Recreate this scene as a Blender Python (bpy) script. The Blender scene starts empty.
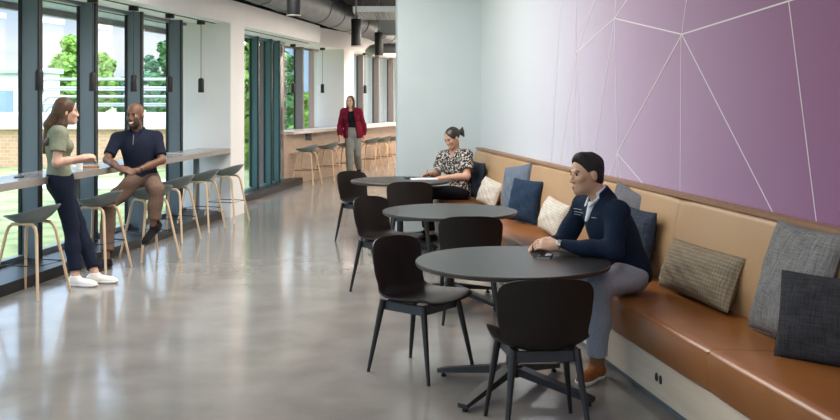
import bpy, bmesh, math, random
import numpy as np
from mathutils import Vector, Matrix, Euler
random.seed(7); RNG = np.random.default_rng(7)
SC = bpy.context.scene; COL = SC.collection
PI = math.pi
# ------------------------------------------------------------------ camera, world, light, exposure
CAMZ = 1.65; FPX = 1000.0
cd = bpy.data.cameras.new('camera'); cam = bpy.data.objects.new('camera', cd); COL.objects.link(cam)
cam.location = (0, 0, CAMZ); cam.rotation_euler = (PI/2, 0, 0)
cd.sensor_width = 36; cd.lens = FPX/840*36; cd.shift_y = -113/840; cd.clip_end = 400
SC.camera = cam
SC.view_settings.view_transform = 'Standard'; SC.view_settings.look = 'None'
SC.view_settings.gamma = 1; SC.view_settings.use_curve_mapping = False
SC.view_settings.exposure = 0.15
SC.cycles.use_denoising = True
SC.cycles.max_bounces = 8; SC.cycles.transparent_max_bounces = 16
SC.cycles.caustics_reflective = False; SC.cycles.caustics_refractive = False
SC.cycles.sample_clamp_indirect = 6

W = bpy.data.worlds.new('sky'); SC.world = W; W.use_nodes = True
nt = W.node_tree; nt.nodes.clear()
def N(nt, t, **kw):
    n = nt.nodes.new(t)
    for k, v in kw.items(): setattr(n, k, v)
    return n
tc = N(nt, 'ShaderNodeTexCoord'); mp = N(nt, 'ShaderNodeMapping'); mp.inputs['Scale'].default_value = (1.2, 1.2, 4.5)
nz = N(nt, 'ShaderNodeTexNoise'); nz.inputs['Scale'].default_value = 2.6; nz.inputs['Detail'].default_value = 7
rp = N(nt, 'ShaderNodeValToRGB')
rp.color_ramp.elements[0].position = .46; rp.color_ramp.elements[0].color = (.42, .63, .90, 1)
rp.color_ramp.elements[1].position = .64; rp.color_ramp.elements[1].color = (.93, .97, 1, 1)
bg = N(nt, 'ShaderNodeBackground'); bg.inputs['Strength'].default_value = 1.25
out = N(nt, 'ShaderNodeOutputWorld')
L = nt.links.new
L(tc.outputs['Generated'], mp.inputs['Vector']); L(mp.outputs[0], nz.inputs['Vector']); L(nz.outputs[0], rp.inputs[0])
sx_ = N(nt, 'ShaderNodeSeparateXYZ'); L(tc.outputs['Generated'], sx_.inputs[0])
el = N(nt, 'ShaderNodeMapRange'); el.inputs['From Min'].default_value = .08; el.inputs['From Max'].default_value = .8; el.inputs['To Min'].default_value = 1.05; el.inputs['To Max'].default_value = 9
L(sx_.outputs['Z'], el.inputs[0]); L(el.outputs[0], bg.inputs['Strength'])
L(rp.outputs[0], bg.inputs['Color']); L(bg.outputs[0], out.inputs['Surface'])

def sun(rot, e, col):
    d = bpy.data.lights.new('sun', 'SUN'); d.energy = e; d.color = col; d.angle = .02
    o = bpy.data.objects.new('sun', d); COL.objects.link(o); o.rotation_euler = rot
sun((math.radians(48), 0, math.radians(62)), 1.5, (1, .95, .88))
def area(loc, sx, sy, e, col=(1, .975, .94), rot=(0, 0, 0)):
    d = bpy.data.lights.new('ceiling_light', 'AREA'); d.shape = 'RECTANGLE'; d.size = sx; d.size_y = sy; d.energy = e; d.color = col  # area lights added as fill for the room, no fixtures behind them
    o = bpy.data.objects.new('ceiling_light', d); COL.objects.link(o); o.location = loc; o.rotation_euler = rot
    return o
area((.2, 2.0, 3.55), 2.4, 3.0, 50)
area((-1.4, 9.0, 3.55), 2.4, 4.0, 235)
area((-2.4, 4.5, 3.55), 1.6, 4.0, 80)
area((.28, 16.5, 2.9), .65, 6.4, 215, (1, .90, .80))  # added corridor fill, kept unseen behind the stub wall
area((.25, 24.5, 2.9), .65, 6, 330, (1, .86, .74))  # second added fill farther down the corridor, also unseen

# ------------------------------------------------------------------ helpers
def U(x, y, Y): return Vector(((x-420)/FPX*Y, Y, CAMZ-(y-97)/FPX*Y))
MATS = {}
def M(name, col, rough=.5, metal=0., var=None, bump=None, spec=.5, col2=None, stretch=(1, 1, 1), coat=0, coord='Object', lo=.35, hi=.65):
    if name in MATS: return MATS[name]
    m = bpy.data.materials.new(name); m.use_nodes = True; MATS[name] = m
    t = m.node_tree; b = t.nodes['Principled BSDF']
    b.inputs['Base Color'].default_value = (*col, 1); b.inputs['Roughness'].default_value = rough
    b.inputs['Metallic'].default_value = metal; b.inputs['Specular IOR Level'].default_value = spec
    b.inputs['Coat Weight'].default_value = coat
    l = t.links.new
    tcn = N(t, 'ShaderNodeTexCoord'); mpn = N(t, 'ShaderNodeMapping'); mpn.inputs['Scale'].default_value = stretch
    l(tcn.outputs[coord], mpn.inputs['Vector'])
    if var:
        n = N(t, 'ShaderNodeTexNoise'); n.inputs['Scale'].default_value = var; n.inputs['Detail'].default_value = 5
        r = N(t, 'ShaderNodeValToRGB'); c2 = col2 or tuple(c*.8 for c in col)
        r.color_ramp.elements[0].position = lo; r.color_ramp.elements[0].color = (*col, 1)
        r.color_ramp.elements[1].position = hi; r.color_ramp.elements[1].color = (*c2, 1)
        l(mpn.outputs[0], n.inputs['Vector']); l(n.outputs[0], r.inputs[0]); l(r.outputs[0], b.inputs['Base Color'])
    if bump:
        n2 = N(t, 'ShaderNodeTexNoise'); n2.inputs['Scale'].default_value = bump[0]; n2.inputs['Detail'].default_value = 3
        bp = N(t, 'ShaderNodeBump'); bp.inputs['Strength'].default_value = bump[1]; bp.inputs['Distance'].default_value = .004
        l(mpn.outputs[0], n2.inputs['Vector']); l(n2.outputs[0], bp.inputs['Height']); l(bp.outputs[0], b.inputs['Normal'])
    return m
def weave(name, c1, c2, sx=90, sy=90, amt=.5, plaid=None):
    """two-way woven cloth, warp along local X, weft along local Z"""
    if name in MATS: return MATS[name]
    m = bpy.data.materials.new(name); m.use_nodes = True; MATS[name] = m
    t = m.node_tree; b = t.nodes['Principled BSDF']; l = t.links.new
    b.inputs['Roughness'].default_value = .9; b.inputs['Specular IOR Level'].default_value = .15
    tcn = N(t, 'ShaderNodeTexCoord'); outs = []
    for s in ((sx, 6, 9), (9, 6, sy)):
        mpn = N(t, 'ShaderNodeMapping'); mpn.inputs['Scale'].default_value = s
        n = N(t, 'ShaderNodeTexNoise'); n.inputs['Scale'].default_value = 1.6; n.inputs['Detail'].default_value = 4
        l(tcn.outputs['Object'], mpn.inputs[0]); l(mpn.outputs[0], n.inputs['Vector']); outs.append(n.outputs[0])
    mx = N(t, 'ShaderNodeMath', operation='ADD'); l(outs[0], mx.inputs[0]); l(outs[1], mx.inputs[1])
    v = mx.outputs[0]
    if plaid:
        for ax, fr in (('X', plaid), ('Z', plaid)):
            w = N(t, 'ShaderNodeTexWave', bands_direction=ax); w.inputs['Scale'].default_value = fr; w.inputs['Distortion'].default_value = .6
            l(tcn.outputs['Object'], w.inputs['Vector'])
            ml = N(t, 'ShaderNodeMath', operation='MULTIPLY_ADD'); ml.inputs[1].default_value = .22; l(w.outputs['Fac'], ml.inputs[0]); l(v, ml.inputs[2])
            v = ml.outputs[0]
    r = N(t, 'ShaderNodeValToRGB'); base = 1.0 + (.22 if plaid else 0); mr = N(t, 'ShaderNodeMath', operation='SUBTRACT'); mr.inputs[1].default_value = base-.5
    l(v, mr.inputs[0]); l(mr.outputs[0], r.inputs[0])
    r.color_ramp.elements[0].position = .5-.5*amt*.5; r.color_ramp.elements[0].color = (*c1, 1)
    r.color_ramp.elements[1].position = .5+.5*amt*.5; r.color_ramp.elements[1].color = (*c2, 1)
    l(r.outputs[0], b.inputs['Base Color'])
    bp = N(t, 'ShaderNodeBump'); bp.inputs['Strength'].default_value = .35; bp.inputs['Distance'].default_value = .003
    l(mx.outputs[0], bp.inputs['Height']); l(bp.outputs[0], b.inputs['Normal'])
    return m
def glassmat():
    m = bpy.data.materials.new('window_glass'); m.use_nodes = True; t = m.node_tree; t.nodes.clear(); l = t.links.new
    o = N(t, 'ShaderNodeOutputMaterial'); tr = N(t, 'ShaderNodeBsdfTransparent'); tr.inputs[0].default_value = (.96, .975, .975, 1)
    g = N(t, 'ShaderNodeBsdfGlossy'); g.inputs['Roughness'].default_value = .02
    f = N(t, 'ShaderNodeLayerWeight'); f.inputs['Blend'].default_value = .5; mx = N(t, 'ShaderNodeMixShader')
    pw = N(t, 'ShaderNodeMath', operation='POWER'); pw.inputs[1].default_value = 5; l(f.outputs['Facing'], pw.inputs[0])
    ma = N(t, 'ShaderNodeMath', operation='MULTIPLY_ADD'); ma.inputs[1].default_value = .5; ma.inputs[2].default_value = .02; l(pw.outputs[0], ma.inputs[0])
    l(ma.outputs[0], mx.inputs[0]); l(tr.outputs[0], mx.inputs[1]); l(g.outputs[0], mx.inputs[2]); l(mx.outputs[0], o.inputs[0])
    return m
def emit(name, col, s):
    m = bpy.data.materials.new(name); m.use_nodes = True; b = m.node_tree.nodes['Principled BSDF']
    b.inputs['Emission Color'].default_value = (*col, 1); b.inputs['Emission Strength'].default_value = s; return m

def tag(o, label=None, cat=None, group=None, kind=None):
    for k, v in (('label', label), ('category', cat), ('group', group), ('kind', kind)):
        if v: o[k] = v
    return o
def empty(name, loc, rz=0, label=None, cat=None, group=None):
    o = bpy.data.objects.new(name, None); COL.objects.link(o); o.location = loc; o.rotation_euler = (0, 0, rz); o.empty_display_size = .1
    return tag(o, label, cat, group)
def obj(name, bm, mat, parent=None, smooth=False, bevel=0, loc=None, rot=None, angle=35):
    if bevel:
        ed = [e for e in bm.edges if len(e.link_faces) == 2 and e.calc_face_angle(0) > .5]
        bmesh.ops.bevel(bm, geom=ed, offset=bevel, segments=2, affect='EDGES', profile=.6, clamp_overlap=True)
    bmesh.ops.recalc_face_normals(bm, faces=bm.faces)
    me = bpy.data.meshes.new(name); bm.to_mesh(me); bm.free()
    return objm(name, me, mat, parent, smooth or bevel > 0, loc, rot, angle)
def objm(name, me, mat, parent=None, smooth=False, loc=None, rot=None, angle=35):
    for mm in (mat if isinstance(mat, (list, tuple)) else [mat]): me.materials.append(mm)
    if smooth:
        me.polygons.foreach_set('use_smooth', [True]*len(me.polygons))
        if angle < 180: me.set_sharp_from_angle(angle=math.radians(angle))
    o = bpy.data.objects.new(name, me); COL.objects.link(o)
    if parent: o.parent = parent
    if loc is not None: o.location = loc
    if rot is not None: o.rotation_euler = rot
    return o
def copy_tree(o, parent=None):
    c = o.copy(); COL.objects.link(c)
    if parent: c.parent = parent
    for ch in list(o.children): copy_tree(ch, c)
    return c
def prism(bm, poly, z0, z1):
    a = [bm.verts.new((x, y, z0)) for x, y in poly]; b = [bm.verts.new((x, y, z1)) for x, y in poly]
    bm.faces.new(a); bm.faces.new(b); n = len(poly)
    for i in range(n): bm.faces.new((a[i], a[(i+1) % n], b[(i+1) % n], b[i]))
def box(bm, c, s, R=None):
    r = bmesh.ops.create_cube(bm, size=1); v = r['verts']
    bmesh.ops.scale(bm, vec=s, verts=v)
    if R is not None: bmesh.ops.transform(bm, matrix=R.to_4x4(), verts=v)
    bmesh.ops.translate(bm, vec=c, verts=v); return v
def frame_of(d):
    d = Vector(d).normalized(); h = Vector((0, 0, 1)) if abs(d.z) < .9 else Vector((0, 1, 0))
    x = h.cross(d).normalized(); return x, d.cross(x), d
def tube(bm, pts, r, seg=10, closed=False, cap=True):
    pts = [Vector(p) for p in pts]; n = len(pts); rr = r if isinstance(r, (list, tuple)) else [r]*n
    rings = []; px = None
    for i, p in enumerate(pts):
        a = pts[(i-1) % n] if (closed or i) else p; b = pts[(i+1) % n] if (closed or i < n-1) else p
        d = (b-a).normalized()
        if px is None: x, y, _ = frame_of(d)
        else:
            x = (px - d*px.dot(d)).normalized(); y = d.cross(x)
        px = x
        rings.append([bm.verts.new(p + (x*math.cos(2*PI*k/seg) + y*math.sin(2*PI*k/seg))*rr[i]) for k in range(seg)])
    m = n if closed else n-1
    for i in range(m):
        A, B = rings[i], rings[(i+1) % n]
        for k in range(seg): bm.faces.new((A[k], A[(k+1) % seg], B[(k+1) % seg], B[k]))
    if cap and not closed: bm.faces.new(rings[0]); bm.faces.new(rings[-1])
def lathe(bm, prof, seg=40, c=(0, 0, 0)):
    rings = []
    for r, z in prof:
        if r < 1e-5: rings.append([bm.verts.new((c[0], c[1], c[2]+z))])
        else: rings.append([bm.verts.new((c[0]+r*math.cos(2*PI*k/seg), c[1]+r*math.sin(2*PI*k/seg), c[2]+z)) for k in range(seg)])
    for A, B in zip(rings, rings[1:]):
        for k in range(seg):
            k2 = (k+1) % seg
            if len(A) == 1 and len(B) == 1: continue
            if len(A) == 1: bm.faces.new((A[0], B[k], B[k2]))
            elif len(B) == 1: bm.faces.new((A[k], A[k2], B[0]))
            else: bm.faces.new((A[k], A[k2], B[k2], B[k]))
def grid_shell(P, th):
    """P: array (m,n,3) of surface points -> closed shell of thickness th (along -normal)"""
    P = np.asarray(P, float); m, n, _ = P.shape
    du = np.gradient(P, axis=0); dv = np.gradient(P, axis=1); nn = np.cross(du, dv); nn /= np.linalg.norm(nn, axis=2, keepdims=True)+1e-9
    Q = P - nn*th
    bm = bmesh.new(); a = [[bm.verts.new(P[i, j]) for j in range(n)] for i in range(m)]; b = [[bm.verts.new(Q[i, j]) for j in range(n)] for i in range(m)]
    for i in range(m-1):
        for j in range(n-1):
            bm.faces.new((a[i][j], a[i+1][j], a[i+1][j+1], a[i][j+1])); bm.faces.new((b[i][j], b[i][j+1], b[i+1][j+1], b[i+1][j]))
    rim = [(i, 0) for i in range(m)] + [(m-1, j) for j in range(1, n)] + [(i, n-1) for i in range(m-2, -1, -1)] + [(0, j) for j in range(n-2, 0, -1)]
    for (i, j), (k, l_) in zip(rim, rim[1:]+rim[:1]): bm.faces.new((a[i][j], b[i][j], b[k][l_], a[k][l_]))
    return bm
def interp(xs, ys, x): return np.interp(x, xs, ys)
def smooth_curve(pts, n):
    """Catmull-Rom through pts, n samples"""
    p = np.asarray(pts, float); k = len(p); t = np.linspace(0, k-1, n); i = np.clip(t.astype(int), 0, k-2); f = (t-i)[:, None]
    g = lambda j: p[np.clip(j, 0, k-1)]
    p0, p1, p2, p3 = g(i-1), g(i), g(i+1), g(i+2)
    return .5*(2*p1+(p2-p0)*f+(2*p0-5*p1+4*p2-p3)*f**2+(3*p1-p0-3*p2+p3)*f**3)

# ------------------------------------------------------------------ materials
def floor_mat():
    m = M('polished_concrete', (.255, .238, .219), .2, var=2.6, col2=(.205, .191, .174), coord='Object')
    t = m.node_tree; b = t.nodes['Principled BSDF']; l = t.links.new
    n = N(t, 'ShaderNodeTexNoise'); n.inputs['Scale'].default_value = 3; n.inputs['Detail'].default_value = 6
    r = N(t, 'ShaderNodeMapRange'); r.inputs['From Min'].default_value = .3; r.inputs['From Max'].default_value = .7
    r.inputs['To Min'].default_value = .11; r.inputs['To Max'].default_value = .17
    c = N(t, 'ShaderNodeTexCoord'); l(c.outputs['Object'], n.inputs['Vector']); l(n.outputs[0], r.inputs[0]); l(r.outputs[0], b.inputs['Roughness'])
    return m
FLOOR = floor_mat()
WHITE = M('white_wall_paint', (.82, .80, .79), .6, var=3, col2=(.80, .78, .77))
STUBM = M('pale_blue_grey_paint', (.575, .65, .665), .55, var=3, col2=(.56, .635, .65))
SOFF = M('soffit_white', (.85, .85, .83), .6)
DARKC = M('dark_ceiling', (.012, .012, .013), .9)
FIN = M('teal_grey_anodised', (.125, .158, .180), .4, metal=.1)
FINT = M('teal_anodised', (.06, .145, .158), .35, metal=.1)
FIND = M('dark_window_gasket', (.010, .012, .013), .5, spec=.3)
BRONZE = M('bronze_anodised', (.18, .15, .145), .4, metal=.2)
PLINTH = M('dark_plinth', (.012, .011, .011), .4, spec=.25)
GLASS = glassmat()
COUNTER = M('taupe_counter_laminate', (.31, .27, .24), .2, var=8, col2=(.285, .25, .22))
LWALL = M('light_wood_panel', (.43, .315, .235), .45, var=4, col2=(.37, .265, .19), stretch=(1, 1, 8))
PCOUNT = M('pale_counter', (.66, .57, .49), .3)
BLACKM = M('black_metal', (.012, .012, .013), .4)
GREYM = M('grey_powder_metal', (.12, .13, .14), .45)
DUCT = M('galvanised_duct', (.17, .18, .185), .5, metal=.3, var=6, col2=(.12, .13, .135))
CHAIRM = M('dark_brown_shell', (.0125, .0080, .0068), .5, var=300, col2=(.012, .0080, .0068), spec=.28)
LEGBLK = M('black_stained_wood', (.010, .010, .011), .38)
FRAMEB = M('slate_painted_frame', (.03, .035, .045), .4)
TOPM = M('charcoal_laminate', (.018, .0185, .0185), .30, var=200, col2=(.016, .0165, .0165))
TEDGE = M('dark_edge_band', (.035, .028, .024), .4)
STEEL = M('brushed_light_metal', (.45, .46, .46), .35, metal=.7)
SEATG = M('sage_grey_plastic', (.16, .20, .20), .4)
OAK = M('pale_oak', (.68, .49, .31), .45, var=5, col2=(.60, .42, .25), stretch=(6, 6, 1))
LEATHS = M('caramel_leather', (.30, .112, .028), .32, var=2.5, col2=(.235, .085, .021), bump=(160, .12), spec=.55)
LEATHB = M('tan_leather_back', (.455, .285, .150), .45, var=2, col2=(.41, .25, .128), bump=(160, .1))
BIRCH = M('pale_birch_ply', (.66, .56, .43), .5, var=5, col2=(.60, .50, .38), stretch=(1, .3, 5))
TOEK = M('grey_toe_kick', (.17, .185, .19), .5)
CAP = M('walnut_cap', (.30, .17, .10), .5)

# ------------------------------------------------------------------ setting frames
# facade line P (bulkhead/counter front) and glass line G, .65 m outside it; far facet Q
bP, bQ, bR = .14, .303, -.165
def P(Y, off=0): return (-4.5+bP*Y+off, Y)             # off along X, + is into the room
GOFF = -.656
def Q(Y, off=0):                                        # off perpendicular, + is into the room
    n = Vector((1, -bQ)).normalized(); return (-8.186+bQ*Y+n.x*off, Y+n.y*off)
def R(Y, off=0): return (2.176+bR*Y+off, Y)             # bench toe line; + is toward the wall
def stripP(name, y0, y1, o0, o1, z0, z1, mat, parent=None, f=P, bevel=0):
    bm = bmesh.new(); prism(bm, [f(y0, o0), f(y1, o0), f(y1, o1), f(y0, o1)], z0, z1)
    return obj(name, bm, mat, parent, bevel=bevel)
def struct(o): o['kind'] = 'structure'; return o
SOF = 2.66
YN = -4.0
bm = bmesh.new(); prism(bm, [(P(YN, GOFF-.3)[0], YN), (3.6, YN), (3.6, 31), (-1, 31), P(18.6, GOFF-.3)], -.12, 0)
struct(obj('floor', bm, FLOOR))
bm = bmesh.new(); prism(bm, [(-6.6, YN-.2), (4, YN-.2), (4, 11.6), (-6.6+3, 11.6)], 3.7, 3.85); struct(obj('ceiling', bm, SOFF))
bm = bmesh.new(); prism(bm, [(-6, 11.6), (4, 11.6), (4, 31.2), (-3, 31.2)], 3.7, 3.85); struct(obj('ceiling', bm, DARKC))
# right wall with printed mural
def mural_mat():
    m = bpy.data.materials.new('printed_purple_mural'); m.use_nodes = True; t = m.node_tree; b = t.nodes['Principled BSDF']; l = t.links.new
    b.inputs['Roughness'].default_value = .75; b.inputs['Specular IOR Level'].default_value = .25
    c = N(t, 'ShaderNodeTexCoord'); s = N(t, 'ShaderNodeSeparateXYZ'); l(c.outputs['Object'], s.inputs[0])
    mm = N(t, 'ShaderNodeMath', operation='MULTIPLY_ADD'); mm.inputs[1].default_value = -.25; l(s.outputs['Z'], mm.inputs[0]); l(s.outputs['Y'], mm.inputs[2])
    r = N(t, 'ShaderNodeMapRange'); r.inputs['From Min'].default_value = 3.5; r.inputs['From Max'].default_value = 12.5
    l(mm.outputs[0], r.inputs[0]); rp = N(t, 'ShaderNodeValToRGB'); l(r.outputs[0], rp.inputs[0])
    e = rp.color_ramp.elements; e[0].position = 0; e[0].color = (.22, .08, .175, 1); e[1].position = 1; e[1].color = (.66, .72, .745, 1)
    for p, cc in ((.13, (.31, .155, .29)), (.233, (.39, .245, .395)), (.38, (.47, .35, .50)), (.525, (.56, .52, .64)), (.7, (.64, .67, .73))):
        k = e.new(p); k.color = (*cc, 1)
    n = N(t, 'ShaderNodeTexNoise'); n.inputs['Scale'].default_value = 90; l(c.outputs['Object'], n.inputs['Vector'])
    mx = N(t, 'ShaderNodeMix', data_type='RGBA', blend_type='MULTIPLY'); mx.inputs['Factor'].default_value = .12
    l(rp.outputs[0], mx.inputs['A']); l(n.outputs['Color'], mx.inputs['B']); l(mx.outputs['Result'], b.inputs['Base Color'])
    return m
WOFF = .62
wr = struct(stripP('wall_right', YN, 12.45, WOFF, WOFF+.15, 0, 3.7, mural_mat(), f=R))
ML = [((681.7, 34.3), (614.3, 18.3)), ((681.7, 34.3), (788.6, 1)), ((681.7, 34.3), (617, 153)), ((681, 34), (680, 196)), ((681.7, 34.3), (775, 217)),
      ((681.7, 34.3), (688, -12)), ((788.6, 1), (817, 227)), ((788.6, 1), (822, -9)), ((614.3, 18.3), (576, 52.6)), ((614.3, 18.3), (632, -8)), ((614.3, 18.3), (617, 153)),
      ((614.3, 18.3), (594, 155)), ((614.3, 18.3), (617, -12)), ((576, 52.6), (576, -10)), ((576, 52.6), (598, -10)), ((576, 52.6), (580.5, 172)),
      ((576, 52.6), (573, 170)), ((576, 52.6), (559, 168)), ((561, -10), (551, 164)), ((617, 153), (645, 186)), ((617, 153), (607, 178)), ((617, 153), (621, 180)), ((617, 153), (615.5, 178))]
def onwall(px, py):
    k = (px-420)/FPX; Y = (2.176+WOFF-.002)/(k-bR); return Vector((k*Y, Y, CAMZ-(py-97)/FPX*Y))
bm = bmesh.new(); wd = Vector((bR, 1, 0)).normalized(); wn = Vector((-1, bR, 0)).normalized()
for a, b_ in ML:
    a, b_ = onwall(*a), onwall(*b_); d = (b_-a).normalized(); s = d.cross(wn).normalized()*.0045
    bm.faces.new([bm.verts.new(p) for p in (a+s, b_+s, b_-s, a-s)])
LINEM = M('white_mural_line', (.74, .69, .74), .7)
o = obj('mural_lines', bm, LINEM, wr); o['label'] = 'thin white lines meeting in star shapes across the mural'
# stub wall at the back of the lounge and the corridor shell
cx, cy = R(12.4, WOFF)
bm = bmesh.new(); u = Vector((-1, -.165)).normalized(); v = Vector((-u.y, u.x))*-.16
a0 = Vector((cx+.05, cy)); a1 = a0+u*1.09
prism(bm, [a0, a1, a1+v, a0+v], 0, 3.7); struct(obj('wall_back', bm, STUBM))
bm = bmesh.new(); prism(bm, [(.72, 12.5), (.9, 12.5), (.9, 31), (.72, 31)], 0, 3.7); struct(obj('wall_corridor', bm, WHITE))
bm = bmesh.new(); prism(bm, [(-3, 30.8), (4, 30.8), (4, 31), (-3, 31)], 0, 3.7); struct(obj('wall_far', bm, WHITE))
bm = bmesh.new()
for x0_, x1_, z0_, z1_ in ((-6, 4, 0, .25), (-6, 4, 2.8, 3.7), (2.4, 4, .25, 2.8), (-6, -5.2, .25, 2.8)): prism(bm, [(x0_, YN-.15), (x1_, YN-.15), (x1_, YN), (x0_, YN)], z0_, z1_)
struct(obj('wall_near', bm, WHITE))
bm = bmesh.new()
for x0_ in (-5.2, -3.7, -2.2, -.7, .8, 2.35): prism(bm, [(x0_, YN-.12), (x0_+.06, YN-.12), (x0_+.06, YN+.02), (x0_, YN+.02)], .25, 2.8)
wf_ = struct(obj('window_near', bm, FIN)); bm = bmesh.new(); prism(bm, [(-5.2, YN-.08), (2.4, YN-.08), (2.4, YN-.07), (-5.2, YN-.07)], .25, 2.8); obj('glass_pane', bm, GLASS, wf_)
# near facade: bulkhead, soffit, pillar, upper wall
YR = 13.66; YPE = 14.25; YB = 18.75
struct(stripP('wall_left_bulkhead', YN, YB, -.06, 0, SOF, 2.98, WHITE))
struct(stripP('ceiling_soffit', YN, YB, GOFF-.05, -.06, SOF, SOF+.05, SOFF))
struct(stripP('wall_left_upper', YN, 18.7, GOFF-.3, GOFF-.05, SOF, 3.7, DARKC))
bm = bmesh.new(); prism(bm, [P(YR), P(YPE), P(YPE, GOFF-.2), P(YR, GOFF-.2)], 0, SOF); struct(obj('wall_left_pillar', bm, WHITE))
# shadow-gap track in the soffits
stripP('trim_1', YN, YR, -.235, -.205, SOF-.008, SOF, FIND)['kind'] = 'structure'
stripP('trim_2', YPE, YB, -.235, -.205, SOF-.008, SOF, FIND)['kind'] = 'structure'
# plinths
stripP('baseboard_left', YN, YR-.003, GOFF, -.10, 0, .10, PLINTH)['kind'] = 'structure'
stripP('baseboard_left_far', YPE+.003, 19.0, GOFF, GOFF+.27, 0, .12, PLINTH)['kind'] = 'structure'
# window bays: fin (mullion) at each station, pane between
def window(n, y0, y1, f, off, z0, z1, fmat, dep=.2, fw=.05, gask=True, fin1=False):
    g = lambda Y, o_=0: f(Y, off+o_)
    bm = bmesh.new()
    prism(bm, [g(y0), g(y1), g(y1, .07), g(y0, .07)], z0, z0+.05)
    prism(bm, [g(y0), g(y1), g(y1, .07), g(y0, .07)], z1-.04, z1)
    fr = struct(obj('window_%d' % n, bm, fmat)); fr['label'] = None or 'full window bay with deep mullion'
    del fr['label']
    for Y in ([y0] + ([y1] if fin1 else [])):
        bm = bmesh.new(); prism(bm, [g(Y, 0), g(Y+fw, 0), g(Y+fw, dep-.008), g(Y, dep-.008)], z0, z1); m_ = obj('mullion', bm, fmat, fr)
        if gask:
            bm = bmesh.new(); prism(bm, [g(Y-.012, 0), g(Y, 0), g(Y, .030), g(Y-.012, .030)], z0, z1); obj('gasket', bm, FIND, m_)
            bm = bmesh.new(); prism(bm, [g(Y-.004, dep-.018), g(Y+fw+.004, dep-.018), g(Y+fw+.004, dep), g(Y-.004, dep)], z0, z1); obj('mullion_cap', bm, FIND if fmat in (FIN, FINT) else fmat, m_)
    bm = bmesh.new(); prism(bm, [g(y0+fw, .02), g(y1, .02), g(y1, .03), g(y0+fw, .03)], z0+.05, z1-.04); obj('glass_pane', bm, GLASS, fr)
ys = [-4, -2.6, -1.2, .2, 1.6, 3.0, 4.4, 5.8, 7.1, 8.36, 9.525, 10.675, 11.85, 13.09, 13.62]
n = 1
for a, b_ in zip(ys, ys[1:]): window(n, a, b_, P, GOFF, .1, SOF, FIN); n += 1
ys2 = [14.3, 15.5, 16.63, 17.4, 17.9, 18.5]
for a, b_ in zip(ys2, ys2[1:]): window(n, a, b_, P, GOFF, .1, SOF, FINT, dep=.14); n += 1
# end pier of the near facade, then the far facet: low wall, counter, pillar, bulkhead, niches
bm = bmesh.new(); prism(bm, [P(18.5, GOFF+.02), P(18.6, GOFF+.02), P(18.6, GOFF-.6), P(18.5, GOFF-.6)], 0, SOF); struct(obj('trim_3', bm, BRONZE))
bm = bmesh.new(); prism(bm, [Q(18.62), Q(30), Q(30, -.68), Q(18.62, -.68)], 0, .95); struct(obj('wall_far_low', bm, LWALL))
bm = bmesh.new(); prism(bm, [Q(18.62), Q(30), Q(30, -.06), Q(18.62, -.06)], SOF+.02, 3.06); struct(obj('wall_far_bulkhead', bm, WHITE))
bm = bmesh.new(); prism(bm, [Q(18.62, -.06), Q(30, -.06), Q(30, -.75), Q(18.62, -.75)], SOF+.02, SOF+.07); struct(obj('ceiling_soffit_far', bm, SOFF))
bm = bmesh.new(); prism(bm, [Q(18.62, -.66), Q(30, -.66), Q(30, -.8), Q(18.62, -.8)], SOF+.02, 3.7); struct(obj('wall_far_upper', bm, DARKC))
bm = bmesh.new(); prism(bm, [Q(21.6), Q(22.18), Q(22.18, -.72), Q(21.6, -.72)], .95, SOF+.02); struct(obj('wall_far_pillar', bm, WHITE))
PINK = M('rose_bronze_anodised', (.42, .30, .27), .4, metal=.2); ORNG = M('copper_anodised', (.42, .25, .14), .4, metal=.2)
ysq = [18.7, 19.55, 20.47, 21.2, 21.58]
for i, (a, b_) in enumerate(zip(ysq, ysq[1:])): window(n, a, b_, Q, -.65, .95, SOF+.02, PINK if i == 3 else BRONZE, dep=.12 if i == 3 else .2, gask=i != 3); n += 1
ysq = [22.2, 24.0, 25.1, 26.2, 27.3, 28.6]
for i, (a, b_) in enumerate(zip(ysq, ysq[1:])): window(n, a, b_, Q, -.65, .95, SOF+.02, BRONZE, dep=.17); n += 1

# ------------------------------------------------------------------ outside
GRASS = M('mown_grass', (.30, .32, .11), .9, var=1.6, col2=(.12, .14, .05))
PAVE = M('pale_paving', (.62, .60, .55), .8, var=4, col2=(.55, .53, .49))
bm = bmesh.new(); prism(bm, [(-70, -30), (-7.2, -30), (-2.2, 19.4), (2, 34), (60, 330), (-300, 330)], -.75, -.6); struct(obj('ground_lawn', bm, GRASS))
bm = bmesh.new(); prism(bm, [(-60, 24.5), (-5.5, 24.5), (-5.5, 27), (-60, 27)], -.6, -.58); struct(obj('ground_path', bm, PAVE))
bm = bmesh.new(); prism(bm, [P(-25, GOFF-1.9), P(30, GOFF-1.9), P(30, GOFF-.32), P(-25, GOFF-.32)], -.6, -.57); struct(obj('ground_paving', bm, PAVE))  # unseen pale strip, added to bounce white light into the room
CANO = M('grey_blue_canopy', (.42, .48, .52), .5); CANF = M('canopy_fascia', (.20, .19, .18), .5)
c = empty('window_canopy', (*P(9, GOFF-.9), 2.7), 0, 'grey blue sunshade canopy outside along the top of left windows', 'canopy'); c.location = (0, 0, 0)
stripP('canopy_slab', -2, 18, GOFF-1.15, GOFF-.33, 2.74, 2.86, CANO, c); stripP('fascia', -2, 18, GOFF-1.25, GOFF-1.15, 2.66, 3.0, CANF, c)
BRK = M('tan_brick', (.50, .31, .19), .85)
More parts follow.
